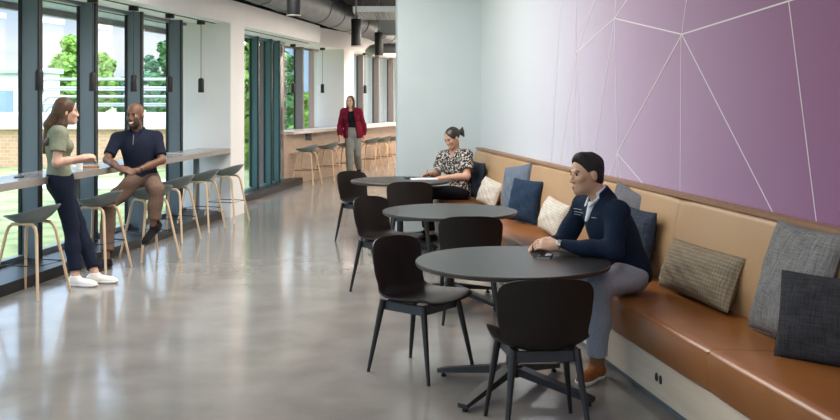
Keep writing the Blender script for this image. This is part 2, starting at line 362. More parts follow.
def brickmat():
    m = bpy.data.materials.new('tan_brick_courses'); m.use_nodes = True; t = m.node_tree; b = t.nodes['Principled BSDF']; l = t.links.new
    b.inputs['Roughness'].default_value = .9
    c_ = N(t, 'ShaderNodeTexCoord'); mp_ = N(t, 'ShaderNodeMapping'); mp_.inputs['Rotation'].default_value = (PI/2, 0, 0)
    br = N(t, 'ShaderNodeTexBrick'); br.inputs['Scale'].default_value = 2.2
    br.inputs['Color1'].default_value = (.58, .34, .19, 1); br.inputs['Color2'].default_value = (.50, .29, .16, 1); br.inputs['Mortar'].default_value = (.58, .42, .30, 1)
    l(c_.outputs['Object'], mp_.inputs[0]); l(mp_.outputs[0], br.inputs['Vector']); l(br.outputs['Color'], b.inputs['Base Color']); return m
WB = M('white_rendered_wall', (.82, .81, .78), .7); WPIPE = M('white_painted_pipe', (.40, .42, .44), .5); WPANE = M('window_shadow_glass', (.25, .33, .38), .2)  # even blue-grey glass for the plant building windows
# brick garden wall with white parapet
bw = empty('brick_wall', (-14, 32, -.6), 0, 'tan brick wall with white coping across the lawn outside', 'wall')
def lbox(name, x0, x1, y0, y1, z0, z1, mat, par, bevel=0):
    bm = bmesh.new(); box(bm, ((x0+x1)/2-par.location.x, (y0+y1)/2-par.location.y, (z0+z1)/2-par.location.z), (x1-x0, y1-y0, z1-z0)); return obj(name, bm, mat, par, bevel=bevel)
lbox('brick_face', -24, -6.5, 32, 32.4, -.6, .62, brickmat(), bw); lbox('coping', -24.1, -6.4, 31.85, 32.5, .62, 1.15, WB, bw, .03)
# white plant building
pb = empty('plant_building', (-17, 40, -.6), 0, 'low white building far outside behind the left windows', 'building')
lbox('wall', -26, -14.2, 38, 39.4, -.6, 2.55, WB, pb); lbox('roof_edge', -26.2, -14.1, 37.8, 39.6, 2.55, 2.75, CANO, pb, .03)
for x in (-23, -20.4, -17.4, -15.9):
    w_ = lbox('window', x-.45, x+.45, 37.95, 38.05, .9, 1.9, WPANE, pb)
    w_['label'] = 'dark glazed window'
# rooftop pipework frames
pf = empty('pipe_rack', (-12, 36.5, -.6), 0, 'white pipe rack with bent pipes and rails outside beyond the brick wall', 'pipe rack')
for k in range(5):
    z = 1.0+.32*k; bm = bmesh.new(); x0 = -13.6-.12*k
    tube(bm, [(x0+12, .1*k, -.0), (x0+12, .1*k, z+.35), (x0+12.12, .1*k, z+.55), (x0+12.3, .1*k, z+.62), (5.0-.2*k, .1*k, z+.62)], .055, 8)
    obj('pipe', bm, WPIPE, pf, True)
for x in (-1.7, 0, 1.6, 3.2, 4.8):
    bm = bmesh.new(); tube(bm, [(x, -.35, 0), (x, -.35, 3.2 if x < 2 else 2.6)], .05, 8); obj('post', bm, WPIPE, pf, True)
for z in (2.0, 2.5): 
    bm = bmesh.new(); tube(bm, [(-1.7, -.35, z), (4.8, -.35, z)], .035, 8); obj('rail', bm, WPIPE, pf, True)
LEAFS = [M('leaf_bright', (.25, .42, .05), .8, var=1.5, col2=(.13, .26, .03)), M('leaf_deep', (.10, .22, .06), .8, var=1.5, col2=(.05, .13, .035)), M('leaf_blue', (.14, .26, .14), .8, var=1.5, col2=(.08, .17, .09))]
BARK = M('bark', (.10, .07, .05), .9)
def tree(name, x, y, h, r, mat, label, nleaf=4000, base=-.6, low=.35, cat='tree', ls=.16):
    t = empty(name, (x, y, base), 0, label, cat)
    bm = bmesh.new(); tube(bm, [(0, 0, 0), (.03, .02, h*.35), (-.05, .04, h*.7)], [r*.07+.04, r*.05+.03, .03], 8); obj('trunk', bm, BARK, t, True)
    bm = bmesh.new(); rg = random.Random(int(abs(x*100)+y*7))
    blobs = []
    for i in range(16):
        z = h*(low+(1-low)*rg.random()); k = max(.25, math.sin(PI*min(.97, max(.12, (z/h-low)/(1-low)*.85+.12))))
        a = rg.random()*2*PI; q = r*.62*k*math.sqrt(rg.random()); blobs.append((q*math.cos(a), q*math.sin(a), z*.93, r*(.3+.2*rg.random())*(.6+.4*k)))
    for i in range(nleaf):
        bx, by, bz, br = rg.choice(blobs); d = Vector((rg.gauss(0, 1), rg.gauss(0, 1), rg.gauss(0, 1))).normalized()
        p = Vector((bx, by, bz))+d*br*(.55+.5*rg.random()); nrm = (d+Vector((rg.gauss(0, .5), rg.gauss(0, .5), rg.gauss(0, .5)))).normalized()
        ax, ay, _ = frame_of(nrm); s = ls*(.6+.8*rg.random()); b0 = ax*s; b1 = ay*s*.6
        bm.faces.new([bm.verts.new(q) for q in (p+b0, p+b1, p-b0, p-b1)])
    obj('crown', bm, mat, t)
tree('broadleaf_tree', -16.9, 48, 5.2, 1.35, LEAFS[0], 'bright green round tree above the white building, behind the standing woman', 6000, ls=.13)
tree('broadleaf_tree', -15.85, 50, 4.6, 1.2, LEAFS[0], 'yellow green tree outside, just left of the bald man\'s head', 4500, ls=.13)
tree('broadleaf_tree', -15.5, 52, 3.5, .55, LEAFS[2], 'small bluish tree low beyond the white pipe rack', 3500, ls=.13)
tree('conifer_tree', -12.96, 48, 4.4, .8, LEAFS[2], 'blue green pointed tree outside behind the seated man', 4500, ls=.13)
tree('broadleaf_tree', -10.7, 42, 4.8, .8, LEAFS[1], 'dark green tree right of the seated man outside the window', 6000, low=.15, ls=.13)
tree('leafy_shrub', -5.35, 31, 5.4, 1.15, LEAFS[0], 'bright tall shrub seen through the teal full height window slot', 2400, low=.05, cat='shrub')
tree('leafy_shrub', -3.85, 34, 2.7, .9, LEAFS[0], 'yellow green shrub outside the far window beside the pink mullion', 2000, low=.05, cat='shrub')
tree('slender_tree', -5.0, 37, 6.4, .65, LEAFS[1], 'deep green tree outside the first far window', 2200, low=.05, cat='tree')
tree('leafy_shrub', -2.3, 38, 3.6, 1.2, LEAFS[1], 'green shrub outside the farthest windows behind the walking woman', 1600, low=.05, cat='shrub')

HEDG = LEAFS[1]
for i_, (hx, hy, lab_) in enumerate(((-9.0, 60, 'long dark hedge far across the lawn, seen through the teal window slot'), (-1.5, 62, 'dark hedge far across the lawn behind the walking woman'))):
    h_ = empty('hedge', (hx, hy, -.6), 0, lab_, 'hedge'); bm = bmesh.new(); rg_ = random.Random(5+i_)
    for k_ in range(3000):
        p = Vector((rg_.uniform(-3.7, 3.7), rg_.uniform(-.8, .8), 2.3*rg_.random()**.7)); ax_, ay_, _ = frame_of((rg_.gauss(0, 1), rg_.gauss(-1, .6), rg_.gauss(.3, .6))); s_ = rg_.uniform(.12, .26)
        bm.faces.new([bm.verts.new(v_) for v_ in (p+ax_*s_, p+ay_*s_*.6, p-ax_*s_, p-ay_*s_*.6)])
    obj('foliage', bm, HEDG, h_); bm = bmesh.new(); box(bm, (0, 0, .85), (7.2, 1.0, 1.7)); obj('inner_growth', bm, HEDG, h_, bevel=.2)
# ------------------------------------------------------------------ near counter, far counter
ctr = empty('window_counter', (*P(8, -.2), 0), 0, 'long taupe bar counter along the left windows, where the two people talk', 'counter'); ctr.location = (0, 0, 0)
stripP('worktop', 2, YR-.004, -.44, 0, .885, .95, COUNTER, ctr, bevel=.004)
for Y in (3.0, 5.5, 7.6, 9.9, 11.5, 13.2):
    stripP('support_post', Y-.03, Y+.03, -.33, -.27, .10, .885, GREYM, ctr)
fct = empty('window_counter', (0, 0, 0), 0, 'pale bar counter on the wooden low wall behind the walking woman', 'counter')
bm = bmesh.new(); prism(bm, [Q(18.75, -.42), Q(29.9, -.42), Q(29.9, .16), Q(18.75, .16)], .951, 1.0); obj('worktop', bm, PCOUNT, fct)
for Y in (19.6, 22.4, 25.4):
    bm = bmesh.new(); prism(bm, [Q(Y, .0), Q(Y+.03, .0), Q(Y+.03, .13), Q(Y, .13)], .80, .951); obj('bracket', bm, GREYM, fct)

# ------------------------------------------------------------------ bench
SF = -.04; SB = SF+.52; ST = .465
bn = empty('banquette_bench', (*R(7, .2), 0), 0, 'long built-in caramel leather banquette bench under the purple mural wall', 'bench'); bn.location = (0, 0, 0)
Y0 = 1.31; seams = [1.31, 3.0, 4.69, 6.38, 8.07, 9.76, 11.45, 12.28]
stripP('toe_kick', Y0, 12.28, .0, .05, 0, .055, TOEK, bn, f=R)
bp_ = stripP('base_panel', Y0, 12.28, SF, .0, .055, .262, BIRCH, bn, f=R)
stripP('carcass', Y0, 12.28, .0, SB+.02, .055, .255, BIRCH, bn, f=R)
def cushion(name, y0, y1, prof, mat, seg=14):
    bm = bmesh.new(); rows = []
    ysn = np.linspace(y0+.002, y1-.002, seg)
    for i, Y in enumerate(ysn):
        e = min(i, seg-1-i); pull = .010 if e == 0 else (.003 if e == 1 else 0)
        YY = Y if e else (Y)
        row = []
        c0 = np.mean(prof, axis=0)
        for (o_, z) in prof:
            dv = np.array((o_, z))-c0; dn = dv/ (np.linalg.norm(dv)+1e-9); q = np.array((o_, z))-dn*pull
            x, yy = R(YY, q[0]); row.append(bm.verts.new((x, yy, q[1])))
        rows.append(row)
    m = len(prof)
    for A, B in zip(rows, rows[1:]):
        for k in range(m): bm.faces.new((A[k], A[(k+1) % m], B[(k+1) % m], B[k]))
    bm.faces.new(rows[0]); bm.faces.new(rows[-1])
    return obj(name, bm, mat, bn, True, angle=50)
def rounded(poly, r, n=5):
    out = []; k = len(poly)
    for i in range(k):
        p = np.array(poly[i], float); a = np.array(poly[i-1], float)-p; b_ = np.array(poly[(i+1) % k], float)-p
        rr = r[i] if isinstance(r, (list, tuple)) else r
        A = p+a/np.linalg.norm(a)*rr; B = p+b_/np.linalg.norm(b_)*rr
        for t in np.linspace(0, 1, n): out.append(tuple((1-t)**2*A+2*t*(1-t)*p+t*t*B))
    return out
seatp = rounded([(SF-.012, .263), (SF-.03, .40), (SF-.022, ST+.008), (SB-.1, ST-.006), (SB+.03, ST-.004), (SB+.03, .263)], [.012, .05, .05, .05, .01, .01])
backp = rounded([(SB-.005, ST-.03), (SB-.02, ST+.2), (SB+.055, 1.0), (SB+.095, 1.005), (SB+.10, ST-.03)], [.01, .1, .03, .02, .01])
for a, b_ in zip(seams, seams[1:]):
    cushion('seat_cushion', a, b_, seatp, LEATHS); cushion('back_cushion', a, b_, backp, LEATHB)
stripP('cap_rail', Y0, 12.29, SB+.06, WOFF-.003, 1.006, 1.03, CAP, bn, f=R)
for px in (657.0, 661.0):      # the socket pair on the base panel
    k = (px-420)/FPX; Y = (2.176+SF)/(k-bR); bm = bmesh.new()
    lathe(bm, [(0, 0), (.016, 0), (.014, .006), (0, .006)], 16); q = obj('power_socket', bm, BLACKM, bn)
    q.matrix_local = Matrix.Translation((k*Y-.001, Y, .162)) @ Matrix.Rotation(math.atan2(bR, -1), 4, 'Z') @ Matrix.Rotation(PI/2, 4, 'Y') @ Matrix.Diagonal((1.5, 1, 1, 1))

# ------------------------------------------------------------------ tables
RT = .546; TZ = .73
def table_proto():
    t = empty('round_table', (0, 0, 0))
    bm = bmesh.new(); lathe(bm, [(0, TZ-.027), (RT-.012, TZ-.027), (RT-.003, TZ-.022), (RT, TZ-.014), (RT, TZ-.004), (RT-.003, TZ), (0, TZ)], 96)
    o = obj('tabletop', bm, [TOPM, TEDGE], t, True)
    for p in o.data.polygons:
        if abs(p.normal.z) < .8: p.material_index = 1
    bm = bmesh.new(); lathe(bm, [(0, .09), (.042, .09), (.036, .13), (.034, .5), (.034, TZ-.045), (.16, TZ-.036), (.16, TZ-.027), (0, TZ-.027)], 28); obj('column', bm, BLACKM, t, True)
    bm = bmesh.new(); lathe(bm, [(0, .085), (.06, .085), (.066, .10), (.066, .135), (.052, .15), (0, .15)], 28); obj('hub', bm, BLACKM, t, True)
    for k in range(4):
        a = k*PI/2; bm = bmesh.new(); d = Vector((math.cos(a), math.sin(a), 0)); s = Vector((-d.y, d.x, 0))
        r0, r1 = .05, .50
        A = [d*r0+s*.033+Vector((0, 0, .14)), d*r0-s*.033+Vector((0, 0, .14)), d*r0-s*.033+Vector((0, 0, .095)), d*r0+s*.033+Vector((0, 0, .095))]
        B = [d*r1+s*.03+Vector((0, 0, .046)), d*r1-s*.03+Vector((0, 0, .046)), d*r1-s*.03+Vector((0, 0, .022)), d*r1+s*.03+Vector((0, 0, .022))]
        va = [bm.verts.new(p) for p in A]; vb = [bm.verts.new(p) for p in B]; bm.faces.new(va); bm.faces.new(vb)
        for i in range(4): bm.faces.new((va[i], va[(i+1) % 4], vb[(i+1) % 4], vb[i]))
        lg = obj('leg', bm, BLACKM, t, bevel=.005)
        bm = bmesh.new(); lathe(bm, [(0, 0), (.016, 0), (.016, .012), (.008, .016), (.008, .026), (0, .026)], 16, (d.x*.475, d.y*.475, 0)); obj('glide', bm, BLACKM, lg, True)
    return t
tp = table_proto()
T1, T2, T3 = (.52, 5.63), (.242, 8.11), (-.22, 11.06)
for i, ((x, y), lab, rz) in enumerate(((T1, 'round charcoal pedestal table nearest the camera, with a phone on it', .93), (T2, 'round charcoal pedestal table in the middle of the three, empty top', .8), (T3, 'round charcoal pedestal table farthest back, where the woman writes', .9))):
    t = tp if i == 0 else copy_tree(tp); t.location = (x, y, 0); t.rotation_euler = (0, 0, rz); tag(t, lab, 'table', 'round lounge tables')

# ------------------------------------------------------------------ chairs
def chair_proto():
    c = empty('shell_chair', (0, 0, 0))
    prof = smooth_curve([(.235, .440), (.225, .452), (.17, .458), (.05, .447), (-.07, .436), (-.15, .436), (-.200, .472), (-.222, .55), (-.236, .65), (-.247, .73), (-.255, .79)], 200)
    sarr = np.concatenate([np.linspace(0, .1, 8)[:-1], np.linspace(.1, .86, 30)[:-1], .86+.14*np.sin(np.linspace(0, PI/2, 13))])
    U_ = np.sin(np.linspace(-1, 1, 29)*1.3)/math.sin(1.3); G = np.zeros((len(sarr), 29, 3))
    sw = smooth_curve([(0, .205), (.12, .220), (.3, .230), (.5, .222), (.6, .212), (.68, .214), (.78, .226), (.88, .232), (1.0, .233)], 100)
    for i, s in enumerate(sarr):
        w = interp(sw[:, 0], sw[:, 1], s); y, z = prof[int(round(s*199))]
        if s > .84: w *= max(.02, 1-((s-.84)/.16)**3.2)**(1/3.2)
        if s < .07: w *= max(.5, 1-.5*((.07-s)/.07)**3)
        bk = np.clip((s-.48)/.22, 0, 1); bk = bk*bk*(3-2*bk); jn = math.exp(-((s-.55)/.15)**2)
        for j, u_ in enumerate(U_):
            e = abs(u_)**2.6; uw = u_*w/.238
            up = (1-bk)*.028*e*min(1, s/.12) + jn*.03*e; fw = bk*.08*uw*uw + jn*.03*e
            G[i, j] = (u_*w, y+fw, z+up-.010*bk*uw*uw)
    bm = grid_shell(G, .009); obj('seat_shell', bm, CHAIRM, c, True, angle=60)
    # under frame: four rails
    bm = bmesh.new()
    fx, rx, fy, ry, z0, z1 = .165, .15, .15, -.16, .375, .428
    poly = [(-fx, fy), (fx, fy), (rx, ry), (-rx, ry)]; inn = [(-fx+.025, fy-.025), (fx-.025, fy-.025), (rx-.025, ry+.025), (-rx+.025, ry+.025)]
    for i in range(4):
        j = (i+1) % 4; prism(bm, [poly[i], poly[j], inn[j], inn[i]], z0, z1)
    obj('seat_frame', bm, FRAMEB, c)
    for (tx, ty, bx, by) in ((-.17, .155, -.225, .235), (.17, .155, .225, .235), (-.155, -.16, -.205, -.235), (.155, -.16, .205, -.235)):
        bm = bmesh.new(); tube(bm, [(tx, ty, .435), (tx+(bx-tx)*.15, ty+(by-ty)*.15, .37), (bx, by, 0)], [.019, .019, .0105], 14); obj('leg', bm, LEGBLK, c, True)
    return c
cp = chair_proto()
CH = [((.585, 4.965), T1, 'dark brown shell chair in the foreground with its back to the camera', None),
      ((.0, 6.03), T1, 'dark brown shell chair on the open floor side of the nearest table, turned right', None),
      ((.365, 7.46), T2, 'black shell chair between nearest and middle table, back to the camera', .02),
      ((-.28, 8.51), T2, 'dark brown shell chair left of the middle table, turned right', None),
      ((-.11, 10.42), T3, 'black shell chair before the farthest table, back to the camera', .02),
      ((-.66, 11.47), T3, 'dark brown shell chair left of the farthest table, turned right', None)]
for i, ((x, y), T, lab, rz) in enumerate(CH):
    c = cp if i == 0 else copy_tree(cp); c.location = (x, y, 0)
    c.rotation_euler = (0, 0, math.atan2(T[1]-y, T[0]-x)-PI/2 if rz is None else rz); tag(c, lab, 'chair', 'shell chairs at the round tables')

# ------------------------------------------------------------------ bar stools
def stool_proto():
    c = empty('bar_stool', (0, 0, 0)); H = .62
    # low bucket seat: +y faces the counter, the lip rises at -y
    m, n_ = 26, 40; G = np.zeros((m, n_, 3))
    for i in range(m):
        rho = i/(m-1)
        for j in range(n_):
            a = 2*PI*j/(n_-1); ca, sa = math.cos(a), math.sin(a)
            x = .225*rho*ca*(1+.05*abs(sa)); y = .205*rho*sa
            lip = .085*max(0, -sa)**1.3*rho**2.6 + .05*rho**2.2 + .02*rho**4*abs(ca)
            G[i, j] = (x, y-.025*max(0, -sa)*rho**3, H+.006+lip-.018*rho**8*max(0, sa))
    bm = bmesh.new(); vt = [bm.verts.new(G[0, 0])]; ring = [[bm.verts.new(G[i, j]) for j in range(n_-1)] for i in range(1, m)]
    vb = bm.verts.new(G[0, 0]-np.array((0, 0, .03))); ringb = [[bm.verts.new(G[i, j]-np.array((0, 0, .03-.02*(i/(m-1))**3))*1.0 - np.array((0, 0, 0))) for j in range(n_-1)] for i in range(1, m)]
    k = n_-1
    for j in range(k):
        bm.faces.new((vt[0], ring[0][j], ring[0][(j+1) % k])); bm.faces.new((vb, ringb[0][(j+1) % k], ringb[0][j]))
        for i in range(m-2):
            bm.faces.new((ring[i][j], ring[i+1][j], ring[i+1][(j+1) % k], ring[i][(j+1) % k]))
            bm.faces.new((ringb[i][j], ringb[i][(j+1) % k], ringb[i+1][(j+1) % k], ringb[i+1][j]))
        bm.faces.new((ring[-1][j], ringb[-1][j], ringb[-1][(j+1) % k], ring[-1][(j+1) % k]))
    obj('seat', bm, SEATG, c, True, angle=60)
    # two bent oak leg hoops, each spanning aisle side and counter side
    for sx in (-1, 1):
        X0, X1 = sx*.215, sx*.115
        pts = [(X0, -.225, 0), (X1+sx*.012, -.145, H-.09), (X1+sx*.004, -.128, H-.045), (X1, -.095, H-.018), (X1, 0, H-.014), (X1, .095, H-.018), (X1+sx*.004, .128, H-.045), (X1+sx*.012, .145, H-.09), (X0, .225, 0)]
        bm = bmesh.new(); tube(bm, pts, [.0115, .0135, .0138, .0138, .0138, .0138, .0138, .0135, .0115], 12); obj('leg_hoop', bm, OAK, c, True)
    z = .27; f = z/(H-.09); px = .215-(.215-.127)*f; py = .225-(.225-.145)*f; bm = bmesh.new()
    tube(bm, [(-px, -py, z), (px, -py, z), (px, py, z), (-px, py, z)], .0055, 8, closed=True); obj('footrest', bm, BLACKM, c, True)
    return c
sp = stool_proto(); first = True
angP = math.atan2(-bP, 1)
def stool(x, y, rz, lab, grp):
    global first
    c = sp if first else copy_tree(sp); first = False
    c.location = (x, y, 0); c.rotation_euler = (0, 0, rz); tag(c, lab, 'stool', grp)
rzP = PI/2+math.radians(20)-.0
for i, ((x, y), lab) in enumerate(zip([(-3.24, 8.335), (-3.076, 9.56), (-2.77, 10.25), (-2.82, 11.47), (-2.72, 12.42), (-2.57, 13.27)],
        ['grey bar stool with oak legs at the left edge, nearest the camera', 'grey bar stool with oak legs between the standing woman and the seated man', 'grey bar stool with oak legs that the bald man sits on',
         'grey bar stool with oak legs, first empty one right of the seated man', 'grey bar stool with oak legs, second empty one right of the seated man', 'grey bar stool with oak legs beside the white pillar at the counter end'])):
    stool(x, y, math.radians(44 if i == 2 else 74), lab, 'bar stools along the near window counter')
for (Y, lab) in ((19.0, 'small distant bar stool, first from the left at the far counter'), (20.0, 'small distant bar stool, second from the left at the far counter'), (21.0, 'distant bar stool right behind the walking woman, left of her body'),
                 (22.4, 'distant bar stool just right of the walking woman'), (23.2, 'distant bar stool, second right of the walking woman'), (24.05, 'farthest bar stool at the far counter, beside the grey wall edge')):
    x, y = Q(Y, .30); stool(x, y, PI/2-.3, lab, 'bar stools along the far counter')

# ------------------------------------------------------------------ lamps
LAMPG = M('dark_bronze_lamp', (.016, .015, .014), .45, spec=.25); GLOW = emit('lamp_glow', (1, .72, .42), 3.0)
def pend_proto():
    c = empty('pendant_lamp', (0, 0, 0))      # origin on the soffit
    bm = bmesh.new(); lathe(bm, [(0, 0), (.055, 0), (.055, -.05), (0, -.05)], 28); obj('canopy', bm, LAMPG, c, True)
    bm = bmesh.new(); tube(bm, [(0, 0, -.045), (0, 0, -.79)], .0045, 8); obj('cord', bm, BLACKM, c, True)
    bm = bmesh.new(); lathe(bm, [(0, -.752), (.012, -.752), (.03, -.762), (.038, -.780), (.039, -.945), (.034, -.945), (.033, -.86), (0, -.86)], 28); s = obj('lamp_shade', bm, LAMPG, c, True)
    bm = bmesh.new(); lathe(bm, [(0, -.928), (.032, -.928), (.032, -.932), (0, -.932)], 20); obj('diffuser', bm, GLOW, s)
    return c
pp = pend_proto(); first_p = True
def pend(x, y, z, lab, grp):
    global first_p
    c = pp if first_p else copy_tree(pp); first_p = False
    c.location = (x, y, z); tag(c, lab, 'lamp', grp)
for Y, lab in ((9.06, 'small dark pendant lamp above the standing woman, leftmost over the counter'), (10.1, 'small dark pendant lamp between the standing woman and the seated man'), (11.07, 'small dark pendant lamp hanging just above the bald man'),
               (12.1, 'small dark pendant lamp right of the bald man, before the last mullion'), (13.15, 'small dark pendant lamp in front of the white reveal panel')):
    x, y = P(Y, -.22); pend(x, y, SOF-.006, lab, 'pendants over the near counter')
for px, lab in ((293, 'tiny pendant lamp at the far counter, left one before the bronze mullion'), (322.5, 'tiny pendant lamp at the far counter in front of the white panel'), (365, 'tiny pendant lamp at the far counter right of the walking woman')):
    k = (px-420)/FPX; y = (8.186+.19)/(bQ-k); pend(k*y, y, SOF+.02, lab, 'pendants over the far counter')
CYL = M('black_cylinder_lamp', (.008, .009, .009), .4, spec=.25); RIM = M('lamp_rim', (.35, .33, .30), .4)
for (x, y, z, lab) in ((-1.39, 11.0, 2.545, 'black cylinder ceiling lamp in front of the white bulkhead, largest of three'), (-.99, 15.5, 2.44, 'black cylinder ceiling lamp under the metal tray, middle of three'), (-.74, 18.0, 2.39, 'black cylinder ceiling lamp nearest the grey back wall, smallest of three')):
    c = empty('cylinder_lamp', (x, y, z), 0, lab, 'lamp', 'cylinder lamps under the open ceiling')
    bm = bmesh.new(); lathe(bm, [(0, .42), (.075, .42), (.078, .415), (.078, .0), (.066, 0), (.062, .06), (0, .06)], 32); b_ = obj('lamp_body', bm, CYL, c, True)
    bm = bmesh.new(); lathe(bm, [(.066, -.004), (.080, -.004), (.080, .006), (.066, .006)], 32); obj('rim', bm, RIM, b_)
    bm = bmesh.new(); lathe(bm, [(0, .055), (.06, .055), (.06, .059), (0, .059)], 24); obj('diffuser', bm, GLOW, b_)
    bm = bmesh.new(); tube(bm, [(0, 0, .42), (0, 0, 3.7-z)], .012, 8); box(bm, (0, 0, .445), (.06, .06, .05)); obj('stem', bm, GREYM, c)
# ducts and tray in the open ceiling
def duct(pts, r, name, lab, mat=DUCT):
    o = empty(name, (0, 0, 0), 0, lab, 'duct'); bm = bmesh.new(); tube(bm, pts, r, 28); obj('duct_body', bm, mat, o, True)
    a = Vector(pts[0]); 
    for p, q in zip(pts, pts[1:]):
        p, q = Vector(p), Vector(q); L_ = (q-p).length; k = int(L_/1.1)
        for i in range(1, k+1):
            c_ = p+(q-p)*(i/(k+1)); d = (q-p).normalized(); bm = bmesh.new(); tube(bm, [c_-d*.02, c_+d*.02], r+.012, 28); obj('joint_band', bm, mat, o, True)
            bm = bmesh.new(); tube(bm, [c_+Vector((0, 0, r)), Vector((c_.x, c_.y, 3.705))], .008, 6); obj('hanger', bm, GREYM, o)
duct([(-2.5, 10.2, 3.12), (-1.79, 14.9, 3.08), (-1.05, 19.8, 3.05), (-.3, 24.5, 3.05)], .24, 'round_duct', 'big round galvanised duct running diagonally under the dark ceiling')
duct([(-1.1, 21.9, 2.64), (-1.0, 20.9, 2.64), (-.93, 20.6, 2.64), (-.8, 20.42, 2.64), (-.6, 20.35, 2.64), (.5, 20.35, 2.64)], .10, 'round_duct', 'thin bent grey duct behind the middle cylinder lamp')
rd = empty('rectangular_duct', (0, 0, 0), 0, 'grey rectangular duct beside the back wall edge under the ceiling', 'duct')
bm = bmesh.new(); box(bm, (-.1, 18.9, 3.0), (1.3, .5, .36)); obj('duct_body', bm, M('grey_duct', (.22, .23, .24), .5), rd, bevel=.01)
bm = bmesh.new(); box(bm, (-.1, 18.62, 2.82), (1.32, .04, .04)); obj('flange', bm, GREYM, rd)
tr_ = empty('cable_tray', (0, 0, 0), 0, 'bright perforated metal tray hanging under the dark ceiling', 'tray')
bm = bmesh.new(); x0, x1, y0, y1, z = -1.06, .3, 15.9, 17.6, 3.02
for i in range(25): box(bm, (x0+(x1-x0)*i/24, (y0+y1)/2, z), (.022, y1-y0, .012))
for i in range(25): box(bm, ((x0+x1)/2, y0+(y1-y0)*i/24, z), (x1-x0, .022, .012))
obj('perforated_base', bm, STEEL, tr_)
for a, b_ in (((x0, y0), (x1, y0)), ((x0, y1), (x1, y1)), ((x0, y0), (x0, y1))):
    bm = bmesh.new(); c_ = ((a[0]+b_[0])/2, (a[1]+b_[1])/2, z+.03); box(bm, c_, (max(.02, b_[0]-a[0]), max(.02, b_[1]-a[1]), .09)); obj('side_rail', bm, STEEL, tr_)
for i, (x, y) in enumerate(((x0+.05, y0+.1), (x0+.05, y1-.1))):
    bm = bmesh.new(); tube(bm, [(x, y, z), (x, y, 3.7)], .008, 6); obj('hanger', bm, GREYM, tr_)
for i, (ya, xa, xb, za) in enumerate(((13.0, -2.2, .6, 3.5), (14.3, -2.2, .6, 3.5), (21.2, -1.7, .6, 3.48))):
    o = empty('ceiling_beam', (0, 0, 0), 0, ['dark pipe crossing the ceiling above the largest cylinder lamp', 'dark pipe crossing the ceiling before the metal tray', 'dark pipe crossing the ceiling far down the corridor'][i], 'pipe')
    bm = bmesh.new(); tube(bm, [(xa, ya, za), (xb, ya, za)], .07, 16); obj('pipe', bm, GREYM, o, True)
    bm = bmesh.new(); tube(bm, [(-1.1, ya, za), (-1.1, ya, 3.7)], .012, 6); obj('hanger', bm, GREYM, o)
# ------------------------------------------------------------------ pillows
def pillow(loc, w, h, t, rz, tilt, roll, mat, lab, grp='cushions along the banquette bench', zip_=False):
    n_ = 34; u_ = np.linspace(-1, 1, n_); bm = bmesh.new(); rg = np.random.default_rng(int(abs(loc[0])*1000+abs(loc[1])*77))
    ph = rg.random(6)*6
    def pt(a, b, s):
        prof = max(0, (1-abs(a)**2.4))**.55*max(0, (1-abs(b)**2.4))**.55
        pin = 1-.055*(1-abs(a)**2)*(abs(b)**2) if True else 1
        x = a*w/2*(1-.045*(1-b*b)*abs(a)); z = b*h/2*(1-.045*(1-a*a)*abs(b))
        wr = .004*(math.sin(9*a+ph[0]+3*b)+math.sin(7*b+ph[1]-4*a)+math.sin(13*(a+b)+ph[2]))*prof
        sag = -.02*h*(1-b)*(1-a*a)*0
        return (x, s*(t/2*prof+wr+.003), z+sag)
    A = [[bm.verts.new(pt(a, b, -1)) for b in u_] for a in u_]; B = [[bm.verts.new(pt(a, b, 1)) for b in u_] for a in u_]
    for i in range(n_-1):
        for j in range(n_-1):
            bm.faces.new((A[i][j], A[i+1][j], A[i+1][j+1], A[i][j+1])); bm.faces.new((B[i][j], B[i][j+1], B[i+1][j+1], B[i+1][j]))
    rim = [(i, 0) for i in range(n_)]+[(n_-1, j) for j in range(1, n_)]+[(i, n_-1) for i in range(n_-2, -1, -1)]+[(0, j) for j in range(n_-2, 0, -1)]
    for (i, j), (k, l_) in zip(rim, rim[1:]+rim[:1]): bm.faces.new((A[i][j], B[i][j], B[k][l_], A[k][l_]))
    o = obj('cushion', bm, mat, None, True, angle=180); o.location = loc; o.rotation_euler = (-tilt, roll, rz); tag(o, lab, 'cushion', grp)
    pts = [pt(a, -1, 0) for a in (-1,)]
    bm = bmesh.new(); tube(bm, [Vector((A_[0]*1.0, 0, A_[2])) for A_ in [pt(a, b, 1) for a, b in [(x, -1) for x in u_[1:-1:3]]+[(1, y) for y in u_[1:-1:3]]+[(x, 1) for x in u_[-2:0:-3]]+[(-1, y) for y in u_[-2:0:-3]]]], .0035, 6, closed=True)
    obj('piped_seam', bm, mat, o, True)
    return o
TWEED = weave('grey_tweed', (.26, .25, .245), (.11, .112, .118), 120, 330, .8)
CHARC = weave('charcoal_cloth', (.055, .055, .062), (.022, .022, .027), 260, 260, .8)
PLAID = weave('taupe_plaid_tweed', (.33, .27, .19), (.15, .12, .088), 260, 260, 1.1, plaid=14)
NAVYS = weave('slate_navy_cloth', (.045, .058, .085), (.022, .028, .042), 160, 160, .6)
GREYC = weave('mid_grey_cloth', (.17, .17, .19), (.105, .105, .12), 240, 240, .9)
CREAMP = weave('cream_plaid', (.66, .61, .53), (.44, .40, .34), 160, 200, .9, plaid=14)
NAVYB = weave('deep_blue_cloth', (.024, .045, .082), (.014, .028, .054), 260, 260, .9)
DENIM = weave('denim_blue_cloth', (.15, .185, .235), (.105, .13, .17), 220, 300, .9)
RZB = math.radians(-80.6)
pillow((1.815, 4.85, .745), .60, .57, .16, RZB, .30, .0, TWEED, 'large grey tweed cushion leaning on the bench back at the right edge')
pillow((1.82, 4.49, .645), .43, .40, .13, RZB+.70, .22, .02, CHARC, 'charcoal cushion in front of the large grey tweed one')
